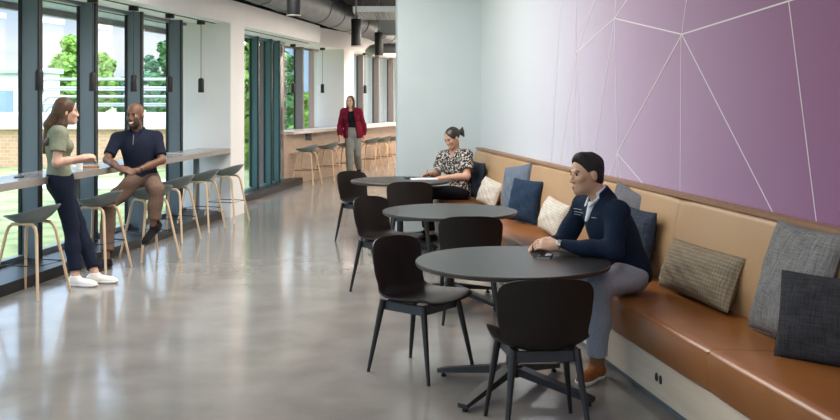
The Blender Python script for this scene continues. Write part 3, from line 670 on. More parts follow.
pillow((1.635, 5.87, .62), .94, .31, .19, RZB, .36, -.02, PLAID, 'long taupe plaid cushion alone on the bench, right of the seated man')
pillow((1.46, 6.72, .68), .43, .43, .13, RZB+.05, .18, 0, NAVYS, 'dark slate blue cushion right behind the seated man')
pillow((1.49, 7.22, .765), .54, .47, .14, RZB+.03, .16, .10, GREYC, 'mid grey cushion rising behind the seated man\'s shoulder')
pillow((1.15, 8.62, .615), .60, .30, .15, RZB, .34, .05, CREAMP, 'cream plaid cushion left of the seated man in navy')
pillow((.985, 9.42, .672), .42, .40, .14, RZB+.42, .22, .02, NAVYB, 'deep blue square cushion standing in front of the denim blue one')
pillow((.955, 9.93, .735), .46, .48, .14, RZB+.35, .22, -.16, DENIM, 'pale denim blue cushion behind the deep blue square one')
pillow((1.07, 9.90, .725), .46, .46, .10, RZB+.05, .12, -.1, NAVYS, 'dark slate cushion mostly hidden behind the denim blue one')
pillow((.76, 10.95, .605), .46, .29, .13, RZB+.2, .34, .12, CREAMP, 'small cream cushion between the writing woman and the blue cushions')
pillow((.655, 11.62, .685), .44, .42, .13, RZB+.1, .16, 0, NAVYS, 'dark navy cushion at the writing woman\'s back')

# ------------------------------------------------------------------ implicit surfaces for people
class SDF:
    def __init__(s): s.p = []; s.cuts = []; s.fold = None
    def cone(s, a, b, ra, rb, k=.02, cut0=None, cut1=None, sub=False):
        a, b = np.array(a, float), np.array(b, float); s.p.append(('c', a, b, ra, rb, k, cut0, cut1, sub)); return s
    def ell(s, c, r, R=None, k=.02, sub=False):
        s.p.append(('e', np.array(c, float), np.array(r, float), np.eye(3) if R is None else np.array(R, float), 0, k, None, None, sub)); return s
    def cut(s, p, n_): s.cuts.append((np.array(p, float), np.array(n_, float)/np.linalg.norm(n_))); return s
    def mesh(s, h):
        lo = np.full(3, 1e9); hi = -lo
        for q in s.p:
            if q[8]: continue
            if q[0] == 'c': m_ = max(q[3], q[4]); l_, u_ = np.minimum(q[1], q[2])-m_, np.maximum(q[1], q[2])+m_
            else: ext = np.sqrt(((q[3].T*q[2])**2).sum(1)); l_, u_ = q[1]-ext, q[1]+ext
            lo = np.minimum(lo, l_); hi = np.maximum(hi, u_)
        lo -= .03; hi += .03; n_ = np.ceil((hi-lo)/h).astype(int)+1
        f = np.full(n_, .2, np.float32); ax = [lo[i]+h*np.arange(n_[i]) for i in range(3)]
        for q in s.p:
            if q[0] == 'c': m_ = max(q[3], q[4]); l_, u_ = np.minimum(q[1], q[2])-m_, np.maximum(q[1], q[2])+m_
            else: ext = np.sqrt(((q[3].T*q[2])**2).sum(1)); l_, u_ = q[1]-ext, q[1]+ext
            pad = .05; i0 = np.clip(((l_-pad-lo)/h).astype(int), 0, n_); i1 = np.clip(((u_+pad-lo)/h).astype(int)+2, 0, n_)
            if (i1 <= i0).any(): continue
            sl = tuple(slice(a, b) for a, b in zip(i0, i1))
            X = ax[0][sl[0]][:, None, None]; Y = ax[1][sl[1]][None, :, None]; Z = ax[2][sl[2]][None, None, :]
            if q[0] == 'c':
                a, b, ra, rb = q[1:5]; d = b-a; L2 = d@d+1e-12
                t = np.clip(((X-a[0])*d[0]+(Y-a[1])*d[1]+(Z-a[2])*d[2])/L2, 0, 1)
                D = np.sqrt((X-a[0]-t*d[0])**2+(Y-a[1]-t*d[1])**2+(Z-a[2]-t*d[2])**2)-(ra+(rb-ra)*t)
                dn = d/math.sqrt(L2)
                if q[6]: D = np.maximum(D, -((X-a[0])*dn[0]+(Y-a[1])*dn[1]+(Z-a[2])*dn[2]))
                if q[7]: D = np.maximum(D, ((X-b[0])*dn[0]+(Y-b[1])*dn[1]+(Z-b[2])*dn[2]))
            else:
                c_, r, R_ = q[1:4]; x, y, z = X-c_[0], Y-c_[1], Z-c_[2]
                p = [(x*R_[i][0]+y*R_[i][1]+z*R_[i][2]) for i in range(3)]
                k0 = np.sqrt(sum((p[i]/r[i])**2 for i in range(3)))+1e-9; k1 = np.sqrt(sum((p[i]/r[i]**2)**2 for i in range(3)))+1e-9
                D = k0*(k0-1)/k1
            g = f[sl]; k = q[5]
            if q[8]:
                D = -D; hh = np.clip(.5-.5*(g-D)/k, 0, 1); f[sl] = g+(D-g)*hh+k*hh*(1-hh)
            else:
                hh = np.clip(.5+.5*(g-D)/k, 0, 1); f[sl] = g+(D-g)*hh-k*hh*(1-hh)
        X = ax[0][:, None, None]; Y = ax[1][None, :, None]; Z = ax[2][None, None, :]
        if s.fold:
            am, fr = s.fold
            f += am*(np.sin(fr*(X*.8+Z*1.1)+2*np.sin(fr*.5*Y))+np.sin(fr*(Y*1.0-Z*.7)+1.5*np.sin(fr*.6*X)))*.5
        for p, nn in s.cuts: f = np.maximum(f, (X-p[0])*nn[0]+(Y-p[1])*nn[1]+(Z-p[2])*nn[2])
        f[0] = f[-1] = .1; f[:, 0] = f[:, -1] = .1; f[:, :, 0] = f[:, :, -1] = .1
        return surfnet(f, lo, h)
def surfnet(f, lo, h):
    s = f < 0; c = np.zeros(np.array(s.shape)-1, np.int8); offs = [(i, j, k) for i in (0, 1) for j in (0, 1) for k in (0, 1)]
    nx, ny, nz_ = c.shape
    for i, j, k in offs: c += s[i:i+nx, j:j+ny, k:k+nz_]
    ci = np.argwhere((c > 0) & (c < 8)); acc = np.zeros((len(ci), 3)); cnt = np.zeros(len(ci))
    for a in offs:
        for ax_ in range(3):
            if a[ax_]: continue
            b = list(a); b[ax_] = 1; ia = ci+np.array(a); ib = ci+np.array(b)
            fa = f[ia[:, 0], ia[:, 1], ia[:, 2]]; fb = f[ib[:, 0], ib[:, 1], ib[:, 2]]; m_ = (fa < 0) != (fb < 0)
            t = np.where(m_, fa/np.where(m_, fa-fb, 1), 0); p = ia.astype(float); p[:, ax_] += t; acc[m_] += p[m_]; cnt[m_] += 1
    V = lo+h*acc/cnt[:, None]; idx = np.full(c.shape, -1, np.int64); idx[ci[:, 0], ci[:, 1], ci[:, 2]] = np.arange(len(ci))
    F = []
    for ax_ in range(3):
        sl0 = [slice(None)]*3; sl1 = [slice(None)]*3; sl0[ax_] = slice(0, -1); sl1[ax_] = slice(1, None)
        e = np.argwhere(s[tuple(sl0)] != s[tuple(sl1)]); o1, o2 = [(1, 2), (2, 0), (0, 1)][ax_]
        e = e[(e[:, o1] > 0) & (e[:, o2] > 0)]; ins = s[e[:, 0], e[:, 1], e[:, 2]]
        q = []
        for d1, d2 in ((1, 1), (0, 1), (0, 0), (1, 0)):
            g = e.copy(); g[:, o1] -= d1; g[:, o2] -= d2; q.append(idx[g[:, 0], g[:, 1], g[:, 2]])
        q = np.stack(q, 1); q[~ins] = q[~ins][:, ::-1]; F.append(q)
    return V, np.concatenate(F)
def sdf_obj(name, S, h, mat, parent=None, origin=(0, 0, 0), matfn=None):
    V, F = S.mesh(h)
    # two light smoothing passes
    for _ in range(2):
        A = np.zeros_like(V); C_ = np.zeros(len(V))
        for i in range(4):
            for j in ((i+1) % 4,): np.add.at(A, F[:, i], V[F[:, j]]); np.add.at(C_, F[:, i], 1); np.add.at(A, F[:, j], V[F[:, i]]); np.add.at(C_, F[:, j], 1)
        V = V*.6+.4*A/np.maximum(C_, 1)[:, None]
    me = bpy.data.meshes.new(name); me.from_pydata((V-np.array(origin)).tolist(), [], F.tolist()); me.update()
    o = objm(name, me, mat, None, True, angle=180)
    if parent: o.parent = parent
    else: o.location = origin
    if matfn is not None:
        cen = V[F].mean(1); mi = matfn(cen); me.polygons.foreach_set('material_index', mi.astype(np.int32))
    return o
def nrm(v): v = np.array(v, float); return v/np.linalg.norm(v)

HAIRM = {}
def skin(name, c): return M(name, c, .5, var=30, col2=tuple(x*.93 for x in c), spec=.4)
LIPM = M('lip', (.42, .15, .13), .45); EYEM = M('eye_white', (.50, .46, .43), .4); IRIS = M('iris_dark', (.02, .012, .008), .2); TEETH = M('teeth', (.85, .83, .78), .35)
def hand(S, w, d, n_, thumb, sc=1., curl=.5, spread=0., h=1):
    """w wrist, d direction of fingers, n_ palm side normal, thumb direction to the thumb side"""
    w, d, n_ = np.array(w, float), nrm(d), np.array(n_, float); n_ = nrm(n_-d*(n_@d)); t = np.array(thumb, float); t = nrm(t-d*(t@d)-n_*(t@n_))
    R_ = np.stack([d, t, n_]); pc = w+d*.048*sc
    S.ell(pc, (.056*sc, .041*sc, .017*sc), R_, .012); S.cone(w-d*.02, w+d*.025*sc, .026*sc, .026*sc, .02)
    for i, (o_, L_) in enumerate(((.029, .070), (.010, .079), (-.010, .074), (-.028, .058))):
        b = w+d*.088*sc+t*o_*sc; a1 = curl*.55; a2 = curl*1.25; dd = d+t*(o_*spread)
        d1 = nrm(dd*math.cos(a1)+n_*math.sin(a1)); d2 = nrm(dd*math.cos(a2)+n_*math.sin(a2)); d3 = nrm(dd*math.cos(a2*1.45)+n_*math.sin(a2*1.45))
        p1 = b+d1*L_*.48*sc; p2 = p1+d2*L_*.32*sc; p3 = p2+d3*L_*.22*sc
        S.cone(b-d*.03*sc, b, .010*sc, .0095*sc, .008); S.cone(b, p1, .0095*sc, .0085*sc, .004); S.cone(p1, p2, .0085*sc, .0078*sc, .003); S.cone(p2, p3, .0078*sc, .0066*sc, .003)
    tb = w+d*.022*sc+t*.028*sc; t1 = tb+nrm(d*.75+t*.65+n_*.25)*.038*sc; t2 = t1+nrm(d*.9+t*.3+n_*.35*(1+curl))*.032*sc; t3 = t2+nrm(d*.95+t*.05+n_*.4*(1+curl))*.024*sc
    S.cone(tb, t1, .014*sc, .0115*sc, .012); S.cone(t1, t2, .0105*sc, .0095*sc, .004); S.cone(t2, t3, .0092*sc, .0072*sc, .003)
class Person:
    def __init__(s, name_label, J, skinm, h, ws=1., female=False, headf=(0, -1, 0), headu=(0, 0, 1), hs=1., ground=0.):
        s.J = {k: np.array(v, float) for k, v in J.items()}; s.h = h; s.female = female; s.ws = ws; s.hs = hs; s.skin = skinm; s.lab = name_label
        J = s.J; s.f = nrm(headf); u_ = np.array(headu, float); s.u = nrm(u_-s.f*(u_@s.f)); s.r = np.cross(s.f, s.u)
        s.up = nrm(J['chest']-J['pel']); sd = J['sl']-J['sr']; s.side = nrm(sd-s.up*(sd@s.up)); s.fwd = np.cross(s.side, s.up)
        hd = J['hl']-J['hr']; s.hside = nrm(hd)
    def torso(s, S, g=0., waist=True):
        J, ws = s.J, s.ws; R_ = np.stack([s.side, s.fwd, s.up]); hu = s.up*.5+np.array((0, 0, .5)); hs_ = s.hside; hf = nrm(np.cross(hs_, hu)); RP = np.stack([hs_, hf, np.cross(hf, hs_)*-1])
        fe = s.female
        S.ell(J['pel'], ((.168 if fe else .160)*ws+g, .112*ws+g, .125+g), RP, .05)
        mid = J['pel']*.5+J['chest']*.5
        S.ell(mid, ((.122 if fe else .145)*ws+g, (.088 if fe else .105)*ws+g, .17+g), R_, .06)
        S.ell(J['chest'], ((.142 if fe else .165)*ws+g, (.098 if fe else .112)*ws+g, .17+g), R_, .06)
        S.cone(J['sl']-s.side*.035-s.up*.015, J['sr']+s.side*.035-s.up*.015, .056*ws+g, .056*ws+g, .05)
        for q in ('sl', 'sr'): S.cone(J['neck']-s.up*.02, J[q]-s.up*.0, .042+g, .046*ws+g, .04)
        if fe:
            for k in (-1, 1): S.ell(J['chest']+s.fwd*.068+s.side*.07*k-s.up*.035, (.058+g, .05+g, .06+g), R_, .03)
    def uarm(s, S, q, g=0., e=1., cut=False, flare=0.):
        a, b = s.J['s'+q], s.J['e'+q]; S.cone(a, a+(b-a)*e, .050*s.ws+g, (.050+(.039-.050)*e)*s.ws+g+flare, .03, cut1=cut)
    def farm(s, S, q, g=0., e=1., cut=False):
        a, b = s.J['e'+q], s.J['w'+q]; S.cone(a, a+(b-a)*e*.5, .040*s.ws+g, .037*s.ws+g, .02); S.cone(a+(b-a)*e*.45, a+(b-a)*e, .037*s.ws+g, .0275*s.ws+g*.9, .02, cut1=cut)
    def thigh(s, S, q, g=0.):
        a, b = s.J['h'+q], s.J['k'+q]; S.cone(a, b, .086*s.ws+g, .058*s.ws+g, .04)
    def calf(s, S, q, g=0., e=1., cut=False, flare=0.):
        a, b = s.J['k'+q], s.J['a'+q]; S.cone(a, a+(b-a)*min(.45, e), .057*s.ws+g, .054*s.ws+g+flare*.4, .03)
        S.cone(a+(b-a)*.4, a+(b-a)*e, .053*s.ws+g+flare*.4, (.039*s.ws if e > .9 else .045*s.ws)+g+flare, .03, cut1=cut)
    def headprims(s, S):
        c, f, u_, r, k = s.J['head'], s.f, s.u, s.r, s.hs; R_ = np.stack([r, f, u_]); A = lambda x, y, z: c+k*(r*x+f*y+u_*z)
        E = lambda p, rr, kk=.02, sub=False: S.ell(p, np.array(rr)*k, R_, kk*k, sub)
        E(A(0, -.012, .035), (.074, .094, .083)); E(A(0, .022, -.042), (.056, .066, .078), .03); E(A(0, .066, -.098), (.026, .022, .020), .03)
        for q in (-1, 1):
            E(A(q*.035, .062, -.022), (.025, .022, .022), .02); E(A(q*.032, .098, .002), (.0165, .014, .0105), .012, True)
            E(A(q*.076, -.008, -.012), (.009, .020, .032), .006); E(A(q*.011, .095, -.040), (.0085, .010, .0075), .006)
            E(A(q*.028, .085, .020), (.022, .008, .007), .012)
        S.cone(A(0, .087, .006), A(0, .1025, -.034), .0075*k, .0105*k, .010)
        E(A(0, .083, -.066), (.022, .010, .010), .010)
        S.cone(A(0, .080, -.082), A(0, .079, -.083), .014*k, .014*k, .012)
        nb = s.J['neck']; S.cone(nb, A(0, -.02, -.06), (.046 if s.female else .058), .048 if s.female else .055, .025)
        s.A = A; s.RH = R_
    def build(s, hands, shoes_d, extra=None):
        J = s.J; S = SDF(); s.torso(S)
        for q in 'lr':
            s.uarm(S, q); s.farm(S, q); s.thigh(S, q); s.calf(S, q)
            S.cone(J['a'+q]-nrm(shoes_d[q][1])*.02, J['a'+q]+nrm(shoes_d[q][0])*.10-nrm(shoes_d[q][1])*.066, .028, .015, .012)
            hd = hands[q]; hand(S, J['w'+q], hd[0], hd[1], hd[2], hd[3] if len(hd) > 3 else (.9 if s.female else 1.), hd[4] if len(hd) > 4 else .5)
        s.headprims(S)
        org = (J['pel'][0], J['pel'][1], 0.)
        s.org = org
        s.o = sdf_obj('person', S, s.h, s.skin, None, org); tag(s.o, s.lab, 'person')
        A = s.A
        for q in (-1, 1):
            bm = bmesh.new(); bmesh.ops.create_uvsphere(bm, u_segments=16, v_segments=12, radius=.0112*s.hs); e = obj('eye', bm, [EYEM, IRIS], s.o, True, angle=180)
            for p in e.data.polygons:
                if p.center.normalized().dot(Vector(s.f)) > .45: p.material_index = 1
            e.location = Vector(A(q*.031, .0755, .0015))-Vector(org)
        return s
    def child(s, name, S, mat, h=None, matfn=None, label=None):
        o = sdf_obj(name, S, h or s.h, mat, s.o, s.org, matfn)
        if label: o['label'] = label
        return o
    def brows(s, mat):
        for q in (-1, 1):
            S = SDF(); A = s.A; S.cone(A(q*.016, .089, .019), A(q*.034, .0865, .0245), .0040, .0042, .004); S.cone(A(q*.034, .0865, .0245), A(q*.050, .073, .020), .0042, .003, .004)
            s.child('eyebrow', S, mat, .0025)
    def mouth(s, smile=False):
        A = s.A; S = SDF(); w = .026 if smile else .021; lift = .008 if smile else .001
        for q in (-1, 1):
            S.cone(A(0, .0945, -.070), A(q*w, .079, -.070+lift), .0052, .0030, .004)
            S.cone(A(0, .0935, -.079), A(q*w, .079, -.071+lift), .0055, .0030, .004)
        m_ = s.child('mouth', S, LIPM, .0025)
        if smile:
            S = SDF(); 
            for q in (-1, 1): S.cone(A(0, .096, -.0735), A(q*.017, .0885, -.0715+lift*.5), .0050, .0036, .003)
            t = s.child('teeth', S, TEETH, .0022)
    def shoe(s, q, d, n_, mat, solem, sc=1., sockm=None, laces=None):
        a = s.J['a'+q]; d, n_ = nrm(d), np.array(n_, float); n_ = nrm(n_-d*(n_@d)); sd = np.cross(n_, d); R_ = np.stack([d, sd, n_]); z0 = a-n_*.088*sc
        def body(g):
            S = SDF(); S.ell(a-d*.022*sc-n_*.052*sc, np.array((.058, .036, .05))*sc+g, R_, .03)
            S.cone(a+d*.01-n_*.045*sc, a+d*.14*sc-n_*.066*sc, .042*sc+g, .030*sc+g, .03)
            S.ell(a+d*.125*sc-n_*.066*sc, np.array((.078, .045, .030))*sc+g, R_, .03)
            S.cone(a-n_*.05*sc, a+n_*.004*sc, .042*sc+g, .040*sc+g, .02, cut1=True)
            return S
        S = body(.002); S.cut(z0+n_*.012, -n_); o = s.child('shoe', S, mat, min(s.h, .006))
        S = body(.006); S.cut(z0, -n_); S.cut(z0+n_*.026*sc, n_); so = sdf_obj('sole', S, min(s.h, .006), solem, o, s.org)
        if laces:
            bm = bmesh.new()
            for i in range(4):
                t = .035+.022*i; hgt = (-.012-.012*i)*sc
                pts = [a+d*t*sc+sd*x_*sc+n_*(hgt-abs(x_)*.45*sc+.006) for x_ in (-.024, -.012, 0, .012, .024)]
                tube(bm, [Vector(p)-Vector(s.org) for p in pts], .0032, 6)
            obj('laces', bm, laces, o, True)
        if sockm is not None:
            S = SDF(); k = s.J['k'+q]; S.cone(a-n_*.03, a+nrm(k-a)*.13, .041*s.ws, .046*s.ws, .01); s.child('sock', S, sockm)
        return o
def P3(x, y, Y): return np.array(U(x, y, Y))

# ---- woman standing at the left counter
SK1 = skin('light_skin', (.60, .36, .26)); BRH = M('long_brown_hair', (.055, .030, .018), .42, var=12, col2=(.10, .056, .032), stretch=(30, 30, 3), spec=.25)
OLIVE = M('sage_tshirt', (.235, .245, .175), .9, spec=.12, var=40, col2=(.20, .21, .15), bump=(60, .1)); NAVYT = M('navy_trousers', (.012, .016, .030), .9, spec=.12, var=60, col2=(.009, .012, .023))
WSHOE = M('white_canvas', (.72, .69, .64), .6); WSOLE = M('off_white_rubber', (.80, .78, .74), .5)
f1 = nrm((.86, .50, 0)); s1 = np.array((-f1[1], f1[0], 0)) # left side of her
c1 = P3(60, 150, 8.9)
J1 = dict(pel=P3(60, 181, 8.9), chest=P3(57, 143, 8.9), neck=P3(60, 127.5, 8.9), head=P3(66.5, 111.5, 8.9))
J1['head'] = J1['head']+np.array((0, 0, 0))
sh = (P3(56.5, 132.5, 8.9)); J1['sl'] = sh+s1*.175+f1*.01; J1['sr'] = sh-s1*.175+f1*.0
hp = P3(60, 186, 8.9); J1['hl'] = hp+s1*.085; J1['hr'] = hp-s1*.085
J1['er'] = P3(56.5, 163, 8.68); J1['wr'] = P3(80, 158.5, 8.78); J1['el'] = P3(66, 160, 9.12); J1['wl'] = P3(83, 160, 9.2)
J1['kr'] = P3(71, 226, 8.83); J1['ar'] = P3(75.5, 271.5, 8.72)
J1['kl'] = P3(78, 224, 8.98); J1['al'] = P3(95, 267.5, 8.86)
J1['ar'][2] = .088; J1['al'][2] = .088
w1 = Person('woman in sage t-shirt and navy trousers standing at the left counter, talking', J1, SK1, .0075, .93, True, headf=(.93, .36, -.02), hs=.97)
dR = (.93, -.15, 0); dL = (.95, .05, 0)
w1.build({'r': ((.75, .3, .2), (.2, .6, -.7), (.1, .3, .95), .92, .7), 'l': ((.9, -.1, .1), (.1, -.6, -.8), (.1, -.4, .9), .92, .6)}, {'r': (dR, (0, 0, 1)), 'l': (dL, (0, 0, 1))})
S = SDF(); w1.torso(S, .012)
for q in 'lr': w1.uarm(S, q, .014, .62, True, .012)
S.cone(w1.J['neck'], w1.J['neck']+np.array((0, 0, .1)), .06, .07, .02, sub=True)
S.cut(P3(60, 176, 8.9), (0, 0, -1)); S.fold = (.004, 26); w1.child('t_shirt', S, OLIVE)
S = SDF(); w1.torso(S, .013); S.p = S.p[:2]
for q in 'lr': w1.thigh(S, q, .014); w1.calf(S, q, .010, .90, True, .006)
S.cut(P3(60, 173.5, 8.9), (0, 0, 1)); S.fold = (.004, 22); w1.child('trousers', S, NAVYT)
for q, d in (('r', dR), ('l', dL)): w1.shoe(q, d, (0, 0, 1), WSHOE, WSOLE, 1.0, laces=WSOLE)
A = w1.A; S = SDF(); R_ = w1.RH
S.ell(A(0, -.020, .040), (.083, .097, .090), R_, .02); S.ell(A(0, .085, -.03), (.062, .060, .095), R_, .012, True)
b0 = A(0, -.075, -.01); sh_ = w1.J['neck']-w1.fwd*.085
S.cone(b0, sh_+np.array((0, 0, .03)), .054, .050, .03); S.cone(sh_+np.array((0, 0, .03)), P3(45, 151, 8.86), .050, .026, .03)
S.cone(A(.055, -.03, -.0), A(.055, -.03, -.12), .032, .036, .03); S.cone(A(-.05, -.03, -.0), A(-.05, -.03, -.12), .03, .036, .03)
S.cone(A(.055, -.03, -.12), P3(47, 143, 8.80), .038, .026, .03)
S.fold = (.003, 60); w1.child('hair', S, BRH, .006); w1.brows(BRH); w1.mouth()

# ---- bald man sitting on the third stool
SK2 = skin('dark_skin', (.155, .070, .040)); NAVP = M('navy_knit_polo', (.014, .017, .030), .9, spec=.12, var=70, col2=(.012, .015, .030)); BRT = M('brown_chino', (.165, .105, .078), .9, spec=.12, var=50, col2=(.13, .082, .06))
BLKS = M('black_suede', (.015, .014, .014), .9, spec=.12); BEARD = M('short_black_beard', (.020, .014, .012), .8); BRASS = M('zip_metal', (.5, .48, .42), .3, metal=1)
J2 = dict(pel=P3(143, 180, 10.46), chest=P3(138.5, 149, 10.42), neck=P3(137, 131, 10.42), head=P3(135, 115.5, 10.36),
          sr=P3(117, 138.5, 10.36), sl=P3(156.5, 137.5, 10.5), er=P3(107, 159.5, 10.2), wr=P3(120, 168.5, 10.02), el=P3(162, 160.5, 10.38), wl=P3(136, 171, 10.08),
          hr=P3(134, 183, 10.38), hl=P3(151, 183, 10.42), kr=P3(109, 203, 9.95), kl=P3(157, 189.5, 10.02), ar=P3(106.5, 254, 9.78), al=P3(153.5, 224.5, 10.0))
for k_ in J2: J2[k_] = np.array((0, 0, CAMZ))+(np.array(J2[k_])-np.array((0, 0, CAMZ)))*.984
J2['ar'][2] = .09
w2 = Person('bald man in navy zip polo and brown trousers smiling on a bar stool', J2, SK2, .0075, 1.0, False, headf=(-.16, -.98, .02), hs=1.08)
d2r = (-.25, -.95, 0); d2l = (-.45, -.62, -.62); n2l = (-.2, -.55, .75)
w2.build({'r': ((.8, -.25, -.18), (.1, .5, -.85), (.25, .75, .6), 1.02, .45), 'l': ((-.92, -.3, -.02), (-.1, .4, -.9), (-.2, .75, .6), 1.02, .45)}, {'r': (d2r, (0, 0, 1)), 'l': (d2l, n2l)})
S = SDF(); w2.torso(S, .012)
for q in 'lr': w2.uarm(S, q, .012, .80, True, .010)
S.cone(w2.J['neck']+np.array((0, -.02, .012)), w2.J['neck']+np.array((0, -.05, .09)), .05, .08, .01, sub=True)
S.cut(P3(143, 186, 10.4), (0, 0, -1)); S.fold = (.004, 24); po = w2.child('polo_shirt', S, NAVP)
S = SDF(); nb = w2.J['neck']
for q in (-1, 1):
    S.cone(nb+np.array((q*.062, .02, .022)), nb+np.array((q*.052, -.06, .004)), .016, .014, .01); S.cone(nb+np.array((q*.052, -.06, .004)), nb+np.array((q*.028, -.098, -.05)), .013, .009, .01)
S.cone(nb+np.array((-.062, .02, .024)), nb+np.array((.062, .02, .024)), .016, .016, .02); sdf_obj('collar', S, .006, NAVP, po, w2.org)
bm = bmesh.new(); a_ = Vector(nb+np.array((-.004, -.108, -.035)))-Vector(w2.org); tube(bm, [a_, a_+Vector((0, -.022, -.10))], .0042, 6); obj('zip', bm, BRASS, po, True)
S = SDF(); w2.torso(S, .010); S.p = S.p[:1]
for q in 'lr': w2.thigh(S, q, .016); w2.calf(S, q, .014, .86, True, .004)
S.fold = (.005, 24); w2.child('trousers', S, BRT)
for q, d, n_ in (('r', d2r, (0, 0, 1)), ('l', d2l, n2l)): w2.shoe(q, d, n_, BLKS, BLACKM, 1.02, sockm=BLKS)
A = w2.A; S = SDF(); R_ = w2.RH
S.ell(A(0, .030, -.062), (.060, .066, .066), R_, .02); S.ell(A(0, .066, -.102), (.030, .024, .022), R_, .02); S.ell(A(0, .10, -.066), (.032, .03, .020), R_, .01, True); S.ell(A(0, .075, -.01), (.075, .09, .042), R_, .01, True); S.cut(A(0, .0, -.03), w2.u)
w2.child('beard', S, BEARD, .005); w2.brows(BEARD); w2.mouth(True)
bm = bmesh.new(); wv = w2.J['el']+(w2.J['wl']-w2.J['el'])*.9; dv = nrm(w2.J['wl']-w2.J['el']); tube(bm, [Vector(wv-dv*.012-w2.org), Vector(wv+dv*.012-w2.org)], .037, 18); obj('watch', bm, BLACKM, w2.o, True)

# ---- man in navy jacket on the bench
SK3 = skin('tan_skin', (.64, .385, .265)); BLH = M('short_black_hair', (.014, .012, .012), .75, var=25, col2=(.045, .042, .042), stretch=(8, 8, 8), spec=.2); NAVJ = M('navy_fleece_jacket', (.012, .022, .046), .9, spec=.12, var=90, col2=(.009, .016, .035), bump=(120, .15))
BLT = M('pale_blue_grey_trousers', (.36, .385, .45), .9, spec=.12, var=60, col2=(.31, .335, .395), bump=(70, .15)); WCOL = M('white_shirt', (.72, .76, .82), .7); TANS = M('tan_suede', (.30, .105, .035), .9, spec=.12, var=30, col2=(.22, .075, .025)); SOCKT = M('tan_sock', (.25, .12, .06), .9, spec=.12); DLACE = M('dark_lace', (.05, .03, .02), .8)
J3 = dict(pel=np.array((1.262, 6.03, .605)), chest=P3(611, 229, 5.97), neck=P3(602, 199.5, 5.97), head=P3(586.5, 173.5, 5.95),
          sl=P3(617.5, 213, 5.79), sr=P3(583, 206, 6.17), el=P3(614, 250.5, 5.70), wl=P3(557.5, 246.0, 5.83), er=P3(562, 243.5, 6.22), wr=P3(545, 247.0, 6.04),
          hl=np.array((1.235, 5.93, .592)), hr=np.array((1.215, 6.13, .592)), kl=P3(600, 287, 5.76), kr=np.array((.93, 6.22, .535)), al=np.array((1.035, 5.86, .09)), ar=np.array((.93, 6.28, .09)))
w3 = Person('man in navy jacket and pale trousers seated on the bench at the nearest table', J3, SK3, .0055, 1.04, False, headf=(-.93, -.34, -.06), headu=(-.10, 0, 1), hs=1.03)
d3 = (-.62, -.78, 0)
w3.build({'l': ((-.96, .20, .10), (-.05, .75, -.62), (-.1, .5, .85), 1.0, .75), 'r': ((-.86, -.48, .04), (.1, -.75, -.62), (-.2, -.4, .88), 1.0, .75)}, {'l': (d3, (0, 0, 1)), 'r': ((-.9, -.3, 0), (0, 0, 1))})
S = SDF(); w3.torso(S, .014)
for q in 'lr': w3.uarm(S, q, .018); w3.farm(S, q, .016, .93, True)
nb = w3.J['neck']; nu = nrm(w3.J['head']-nb)
S.cone(nb-nu*.01, nb+nu*.062, .078, .071, .02, cut1=True)
ff = nrm((-.9, -.42, 0)); fd = nrm(ff*.5+np.array((0, 0, -1)))
S.cone(nb+nu*.0+ff*.03, nb+nu*.09+ff*.05, .045, .065, .008, sub=True); S.cone(nb+ff*.085-np.array((0, 0, .0)), nb+ff*.150-np.array((0, 0, .12)), .030, .008, .006, sub=True)
S.cut((1.2, 6, .615), (-.42, 0, -1)); S.fold = (.007, 21); jk = w3.child('jacket', S, NAVJ, .006)
S = SDF(); S.cone(nb-nu*.02, nb+nu*.070, .066, .062, .01, cut1=True); S.cone(nb+ff*.055, nb+ff*.112-np.array((0, 0, .12)), .034, .010, .01)
S.cone(nb+nu*.015+ff*.05, nb+nu*.09+ff*.07, .034, .055, .008, sub=True); w3.child('shirt', S, WCOL, .005)
S = SDF(); s3 = np.cross((0, 0, 1), ff)
for q in (-1, 1): S.cone(nb+nu*.02+ff*.045+s3*q*.048, nb+ff*.108+s3*q*.020-np.array((0, 0, .035)), .009, .006, .006)
w3.child('shirt_collar', S, WCOL, .004)
LOGO = M('white_embroidery', (.36, .39, .43), .7)
from mathutils.bvhtree import BVHTree
bvh = BVHTree.FromPolygons([v.co for v in jk.data.vertices], [p.vertices for p in jk.data.polygons])
def on_jacket(px, py):
    d = Vector(((px-420)/FPX, 1, -(py-97)/FPX)).normalized(); o0 = Vector((0, 0, CAMZ))-Vector(w3.org)
    r_ = bvh.ray_cast(o0, d); return (r_[0] if r_[0] is not None else o0+d*5.8)-d*.002
for ln in ([(573.8, 208.5), (576.6, 208.8), (579.4, 209.4), (581.6, 210)], [(574.2, 211.4), (577, 211.8), (580, 212.4), (583, 213.2)], [(574.5, 214), (577.5, 214.5), (580.5, 215.2)], [(591.5, 217.5), (594, 217.7), (597, 218.2)]):
    bm = bmesh.new(); tube(bm, [on_jacket(*p) for p in ln], .0017, 6); q = obj('embroidered_mark', bm, LOGO, jk, True)
S = SDF(); w3.torso(S, .010); S.p = S.p[:1]
for q in 'lr': w3.thigh(S, q, .012); w3.calf(S, q, .012, .88, True, .003)
S.fold = (.005, 22); w3.child('trousers', S, BLT, .006)
w3.shoe('l', d3, (0, 0, 1), TANS, WSOLE, 1.03, laces=DLACE, sockm=SOCKT); w3.shoe('r', (-.9, -.3, 0), (0, 0, 1), TANS, WSOLE, 1.03, laces=DLACE, sockm=BLKS)
A = w3.A; S = SDF(); R_ = w3.RH
S.ell(A(0, -.014, .038), (.0805, .100, .088), R_, .02); S.ell(A(0, -.050, -.025), (.068, .056, .06), R_, .02); S.ell(A(0, .030, .088), (.056, .052, .038), R_, .02); S.cut(A(0, .026, .008), w3.f*1.0-w3.u*.72)
for q in (-1, 1): S.ell(A(q*.08, .004, -.02), (.025, .027, .042), R_, .008, True)
